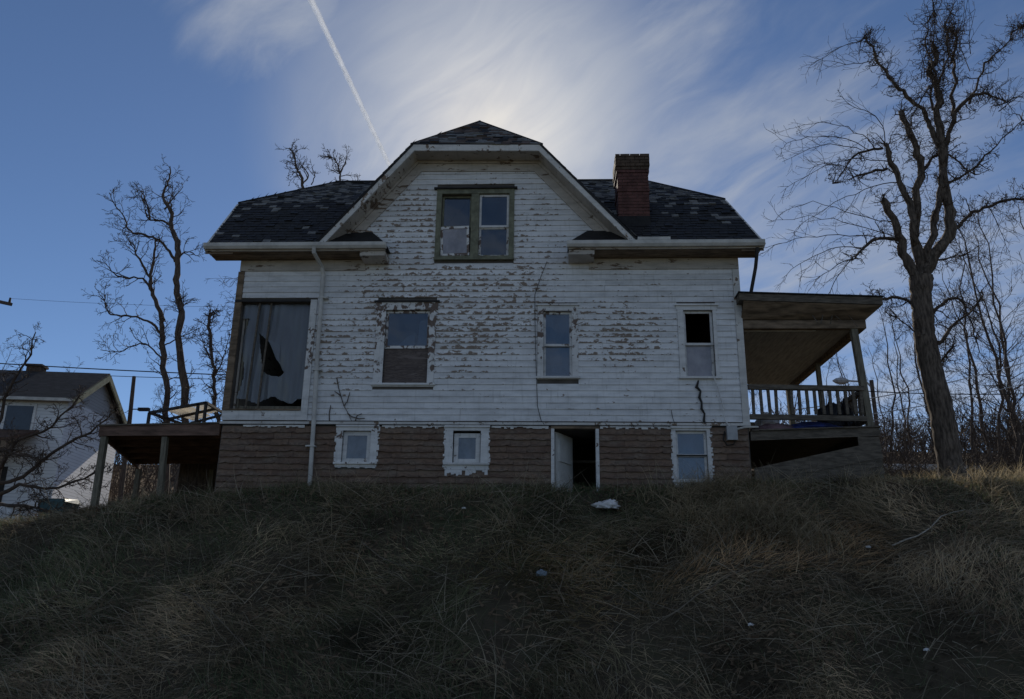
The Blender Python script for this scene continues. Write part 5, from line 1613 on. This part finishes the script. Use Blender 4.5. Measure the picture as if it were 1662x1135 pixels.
# ------------------------------------------------------------------ contrail
ct = empty('contrail', (-1250, 3800, 3000), 'straight white contrail slanting down the sky to the gable', 'contrail')
rnd = random.Random(5)
for nm, r_, mt_ in (('trail_core', 7.0, 'ice_core'), ('trail_halo', 12.0, 'ice_halo'), ('trail_fringe', 18.0, 'ice_fringe')):
    pts, rad = [], []
    for i in range(241):
        t = i / 240; yy = 1500 + 6500 * t
        w = mnoise.noise(Vector((yy * 0.012, r_, 0))) + 0.6 * mnoise.noise(Vector((yy * 0.045, r_, 4)))
        pts.append((-1438 + 259 * yy / 5157 + 2.5 * mnoise.noise(Vector((yy * 0.02, 1, r_))), yy, 3000 + 2.5 * mnoise.noise(Vector((yy * 0.02, 7, r_)))))
        rad.append(r_ * (1 + 0.30 * w))
    mb = MB(); mb.tube(pts, rad, 12); mb.build(nm, mt_, ct, smooth=True)

# ------------------------------------------------------------------ grass
def vnoise(x, y, k, seed):
    r = np.random.default_rng(seed)
    z = 0
    for i in range(14):
        a = r.uniform(0, 6.283); f = k * r.uniform(0.5, 2.2); p = r.uniform(0, 6.283)
        z = z + np.sin((np.cos(a) * x + np.sin(a) * y) * f + p)
    return z / 14 ** 0.5

def normals(x, y):
    e = 0.06
    dx = (H(x + e, y) - H(x - e, y)) / (2 * e); dy = (H(x, y + e) - H(x, y - e)) / (2 * e)
    n = np.stack([-dx, -dy, np.ones_like(dx)], -1)
    return n / np.linalg.norm(n, axis=1)[:, None]

def blades(name, x, y, length, width, az, th0, th1, colr, segs, label, cat, lift=0.0):
    n = len(x)
    z = H(x, y)
    N = normals(x, y)
    T = np.stack([np.cos(az), np.sin(az), np.zeros(n)], -1)
    T = T - N * (T * N).sum(1)[:, None]
    T /= np.linalg.norm(T, axis=1)[:, None]
    B = np.cross(N, T)
    tw = RNG.uniform(-0.9, 0.9, n)
    S = B * np.cos(tw)[:, None] + N * np.sin(tw)[:, None] * 0.6
    p = np.stack([x, y, z - 0.01 + lift], -1)
    V = np.zeros((n, segs + 1, 2, 3))
    bend = RNG.uniform(-0.35, 0.35, n)
    for i in range(segs + 1):
        t = i / segs
        w = width * (1 - t) ** 0.7 * 0.5 + 0.0006
        V[:, i, 0] = p - S * w[:, None]; V[:, i, 1] = p + S * w[:, None]
        if i < segs:
            th = th0 + (th1 - th0) * (t + 0.5 / segs)
            dv = N * np.cos(th)[:, None] + T * np.sin(th)[:, None] + B * (bend * t)[:, None]
            p = p + dv * (length / segs)[:, None]
    nv = n * (segs + 1) * 2
    base = (np.arange(n) * (segs + 1) * 2)[:, None]
    f = np.concatenate([np.stack([base[:, 0] + 2 * i, base[:, 0] + 2 * i + 1, base[:, 0] + 2 * i + 3, base[:, 0] + 2 * i + 2], -1)[:, None] for i in range(segs)], 1).reshape(-1, 4)
    me = bpy.data.meshes.new(name)
    me.vertices.add(nv); me.vertices.foreach_set('co', V.reshape(-1))
    me.loops.add(f.size); me.loops.foreach_set('vertex_index', f.reshape(-1))
    me.polygons.add(len(f)); me.polygons.foreach_set('loop_start', np.arange(len(f)) * 4); me.polygons.foreach_set('loop_total', np.full(len(f), 4))
    at = me.attributes.new('col', 'FLOAT_COLOR', 'POINT')
    c = np.ones((n, (segs + 1) * 2, 4)); c[:, :, :3] = colr[:, None, :]
    at.data.foreach_set('color', c.reshape(-1))
    me.update()
    return tag(link(name, me, 'grass_blade'), label, cat, kind='stuff')

def lerp3(a, b, t):
    return np.array(a)[None] * (1 - t[:, None]) + np.array(b)[None] * t[:, None]

def scatter(n, x0, x1, y0, y1, keep):
    x = RNG.uniform(x0, x1, n); y = RNG.uniform(y0, y1, n)
    k = RNG.uniform(0, 1, n) < keep(x, y)
    x, y = x[k], y[k]
    ins = (x > XL - 0.02) & (x < XR + 0.02) & (y > -0.05) & (y < 7.3)
    return x[~ins], y[~ins]

# matted dead grass over the bank
x, y = scatter(150000, -10.5, 10.5, -7.2, 0.3, lambda x, y: np.clip(0.62 + 0.42 * vnoise(x, y, 1.8, 1), 0.05, 1))
n = len(x)
az = -math.pi / 2 + 1.7 * vnoise(x, y, 1.1, 2) + RNG.normal(0, 0.8, n)
dry = np.clip(0.70 + 0.50 * vnoise(x, y, 0.8, 3) - 0.25 * np.clip(y + 2.2, 0, 2) + RNG.normal(0, 0.18, n), 0, 1)
colr = lerp3((0.18, 0.19, 0.10), (0.54, 0.42, 0.27), dry) * RNG.uniform(0.35, 1.3, n)[:, None] * np.clip(0.92 + 0.55 * vnoise(x, y, 2.4, 13), 0.22, 1.7)[:, None]
brn = vnoise(x, y, 1.0, 14) > 0.75
colr[brn] *= np.array((0.85, 0.74, 0.64))
pale = RNG.uniform(0, 1, n) < 0.09
colr[pale] = np.array((0.50, 0.45, 0.34)) * RNG.uniform(0.7, 1.1, pale.sum())[:, None]
L = RNG.uniform(0.16, 0.46, n) * (0.8 + 0.25 * vnoise(x, y, 1.3, 4)).clip(0.45, 1.5)
blades('matted_grass', x, y, L, RNG.uniform(0.006, 0.014, n), az, RNG.uniform(0.5, 1.35, n), RNG.uniform(1.25, 1.75, n), colr, 3,
       'dark matted dead grass covering the bank below the house', 'grass')
# green grass, thickest along the top of the bank
x, y = scatter(95000, -10.5, 10.0, -6.5, 0.9, lambda x, y: np.clip(0.25 + 0.40 * vnoise(x, y, 1.1, 5) + 0.40 * np.clip((y + 3.0) / 2, 0, 1), 0.02, 1) * np.where(x > 4.5, 0.45, 1))
n = len(x)
colr = lerp3((0.10, 0.15, 0.07), (0.20, 0.225, 0.12), RNG.uniform(0, 1, n)) * RNG.uniform(0.6, 1.2, n)[:, None]
blades('green_grass', x, y, RNG.uniform(0.09, 0.26, n), RNG.uniform(0.005, 0.009, n), RNG.uniform(0, 6.283, n), RNG.uniform(0, 0.5, n), RNG.uniform(0.5, 1.5, n), colr, 3,
       'short green grass along the top of the bank', 'grass')
# straw coloured tufts
cx = np.concatenate([RNG.uniform(-9.5, 9.5, 120), RNG.normal(3.4, 0.8, 95), RNG.normal(7.6, 0.8, 26), RNG.normal(-5.5, 1.5, 16)])
cy = np.concatenate([RNG.uniform(-5.5, -0.6, 120), RNG.normal(-1.6, 0.45, 95), RNG.normal(-0.8, 0.4, 26), RNG.normal(-1.2, 0.4, 16)])
m = 42
x = np.repeat(cx, m) + RNG.normal(0, 0.16, len(cx) * m); y = np.repeat(cy, m) + RNG.normal(0, 0.12, len(cx) * m)
n = len(x)
az = np.repeat(RNG.normal(-math.pi / 2, 1.4, len(cx)), m) + RNG.normal(0, 1.0, n)
colr = lerp3((0.27, 0.22, 0.13), (0.60, 0.49, 0.32), RNG.uniform(0, 1, n)) * np.repeat(RNG.uniform(0.5, 1.05, len(cx)), m)[:, None]
blades('straw_grass', x, y, RNG.uniform(0.2, 0.7, n), RNG.uniform(0.005, 0.011, n), az, RNG.uniform(0, 1.2, n), RNG.uniform(1.0, 2.3, n), colr, 4,
       'straw coloured tufts of arching dead grass on the bank', 'grass')
# sunlit dry grass and ground litter round the trees on the flat
x, y = scatter(60000, 6.6, 17, 0.2, 14, lambda x, y: np.clip(0.5 + 0.4 * vnoise(x, y, 0.8, 9), 0.1, 1))
n = len(x)
colr = lerp3((0.13, 0.10, 0.055), (0.36, 0.28, 0.16), RNG.uniform(0, 1, n))
blades('dry_grass', x, y, RNG.uniform(0.15, 0.5, n) * np.where(RNG.uniform(0, 1, n) < 0.06, 1.7, 1), RNG.uniform(0.006, 0.012, n), RNG.uniform(0, 6.283, n), RNG.uniform(0, 0.5, n), RNG.uniform(0.5, 1.7, n), colr, 3,
       'tall dry yellow grass behind the big trunk', 'grass')
x, y = scatter(11000, 7.9, 13, 0.2, 4.5, lambda x, y: np.clip(0.45 + 0.5 * vnoise(x, y, 1.2, 19), 0.05, 1))
n = len(x)
colr = lerp3((0.30, 0.24, 0.14), (0.58, 0.48, 0.30), RNG.uniform(0, 1, n))  # paler than the other dry grass: sunlight put into the colour
blades('dry_grass', x, y, RNG.uniform(0.3, 0.75, n), RNG.uniform(0.008, 0.016, n), RNG.uniform(0, 6.283, n), RNG.uniform(0, 0.45, n), RNG.uniform(0.5, 1.8, n), colr, 4,
       'pale straw grass right of the big trunk with sunlight painted into its colour', 'grass')
x, y = scatter(40000, -16, -6.4, 0.0, 12, lambda x, y: np.clip(0.5 + 0.4 * vnoise(x, y, 0.8, 10), 0.1, 1))
n = len(x)
colr = lerp3((0.05, 0.055, 0.025), (0.20, 0.15, 0.08), RNG.uniform(0, 1, n))
blades('dry_grass', x, y, RNG.uniform(0.1, 0.35, n), RNG.uniform(0.006, 0.012, n), RNG.uniform(0, 6.283, n), RNG.uniform(0, 0.5, n), RNG.uniform(0.5, 1.7, n), colr, 3,
       'rough grass round the left deck and neighbouring yard', 'grass')
# lone tall stalks
n = 3200
x = RNG.uniform(-9.5, 9.5, n); y = RNG.uniform(-6.0, -0.6, n)
kp = vnoise(x, y, 1.5, 23) > -0.2
x, y = x[kp], y[kp]; n = len(x)
colr = lerp3((0.16, 0.13, 0.09), (0.50, 0.43, 0.31), RNG.uniform(0, 1, n) ** 1.5)
blades('tangled_stalks', x, y, RNG.uniform(0.3, 1.0, n), RNG.uniform(0.006, 0.013, n), RNG.uniform(0, 6.283, n), RNG.uniform(0.9, 1.5, n), RNG.uniform(1.1, 1.8, n), colr, 4,
       'tangle of flattened pale stalks lying over the bank', 'stalks', lift=0.08)
n = 650
x = RNG.uniform(-9, 9, n); y = RNG.uniform(-5.6, -0.7, n)
colr = lerp3((0.16, 0.135, 0.09), (0.40, 0.35, 0.25), RNG.uniform(0, 1, n))
blades('dead_stalks', x, y, RNG.uniform(0.35, 0.95, n), RNG.uniform(0.008, 0.014, n), RNG.uniform(0, 6.283, n), RNG.uniform(0, 0.5, n), RNG.uniform(0.2, 1.6, n), colr, 4,
       'single dead stalks standing and bent over the bank', 'stalks')

# fallen leaves and broken weed scraps lying in the grass
x, y = scatter(14000, -10, 10, -6.5, 0.2, lambda x, y: np.clip(0.4 + 0.6 * vnoise(x, y, 1.4, 17), 0.02, 1))
n = len(x)
colr = lerp3((0.10, 0.065, 0.04), (0.34, 0.25, 0.16), RNG.uniform(0, 1, n))
blades('leaf_litter', x, y, RNG.uniform(0.04, 0.15, n), RNG.uniform(0.02, 0.06, n), RNG.uniform(0, 6.283, n), RNG.uniform(0.9, 1.6, n), RNG.uniform(1.0, 2.0, n), colr, 3,
       'brown dead leaves and weed scraps scattered over the bank', 'leaves', lift=0.07)

# fallen sticks
rnd = random.Random(99)
def stick(a, b, r, mats, label, bend=0.06):
    (xa, ya), (xb, yb) = a, b
    pts = []
    for k in range(7):
        t = k / 6
        x, y = xa + (xb - xa) * t, ya + (yb - ya) * t
        pts.append((x, y, float(H(x, y)) + 0.085 + rnd.uniform(-bend, bend) * 0.5))
    mb = MB(); mb.tube(pts, [r * (1 - 0.55 * k / 6) for k in range(7)], 6)
    return tag(mb.build('fallen_stick', mats, smooth=True), label, 'stick', 'fallen sticks')
stick((5.0, -2.75), (6.5, -1.95), 0.014, 'birch_stick', 'pale barked stick lying on the bank below the porch')
stick((1.5, -3.7), (3.05, -3.0), 0.012, 'stick_wood', 'thin grey stick slanting up the bank in the lower centre right')
stick((-2.9, -2.4), (-0.9, -3.6), 0.010, 'stick_wood', 'long thin stem lying diagonally in the middle of the bank')
stick((-5.2, -3.6), (-3.6, -4.7), 0.010, 'stick_wood', 'thin fallen stem near the lower left of the bank')
stick((0.6, -2.6), (2.0, -3.9), 0.011, 'stick_wood', 'straight fallen stem below the white plastic bag')
stick((-3.9, -3.2), (-2.4, -3.0), 0.010, 'stick_wood', 'short fallen stem lying level left of the middle of the bank')

def board(x0, y0, x1, y1, w, label):
    mb = MB(); mb.bar((x0, y0, float(H(x0, y0)) + 0.07), (x1, y1, float(H(x1, y1)) + 0.09), w, 0.022)
    tag(mb.build('fallen_board', 'grey_wood'), label, 'board')
board(-1.05, -0.62, -0.12, -0.50, 0.14, 'dark fallen board lying in the grass left of the doorway')
board(4.3, -0.65, 5.5, -0.45, 0.12, 'weathered board lying in the grass under the porch')
# litter
def zat(x, y, dz=0.1): return (x, y, float(H(x, y)) + dz)
lump('plastic_bag', 'white_plastic', zat(0.97, -1.25, 0.10), (0.20, 0.10, 0.10), 11, 'crumpled white plastic bag lying in the grass below the doorway', 'bag', fr=2.2, amp=0.5)
lump('plastic_cup', 'blue_plastic', zat(-0.12, -3.05, 0.06), (0.075, 0.06, 0.06), 12, 'pale blue crushed plastic cup in the middle of the bank', 'cup', fr=2.4, amp=0.5)
for i, (x, y, lb) in enumerate([(2.55, -4.15, 'small white scrap in the grass at lower right'), (4.45, -4.7, 'white scrap at the bottom edge of the bank on the right'), (-1.4, -1.75, 'small pale scrap in the grass below the second basement window'), (4.65, -2.75, 'pale scrap beside the pale barked stick')]):
    lump('paper_scrap', 'white_plastic', zat(x, y, 0.085), (0.035, 0.03, 0.022), 20 + i, lb, 'litter', group='paper scraps on the bank', fr=2.0, amp=0.4)
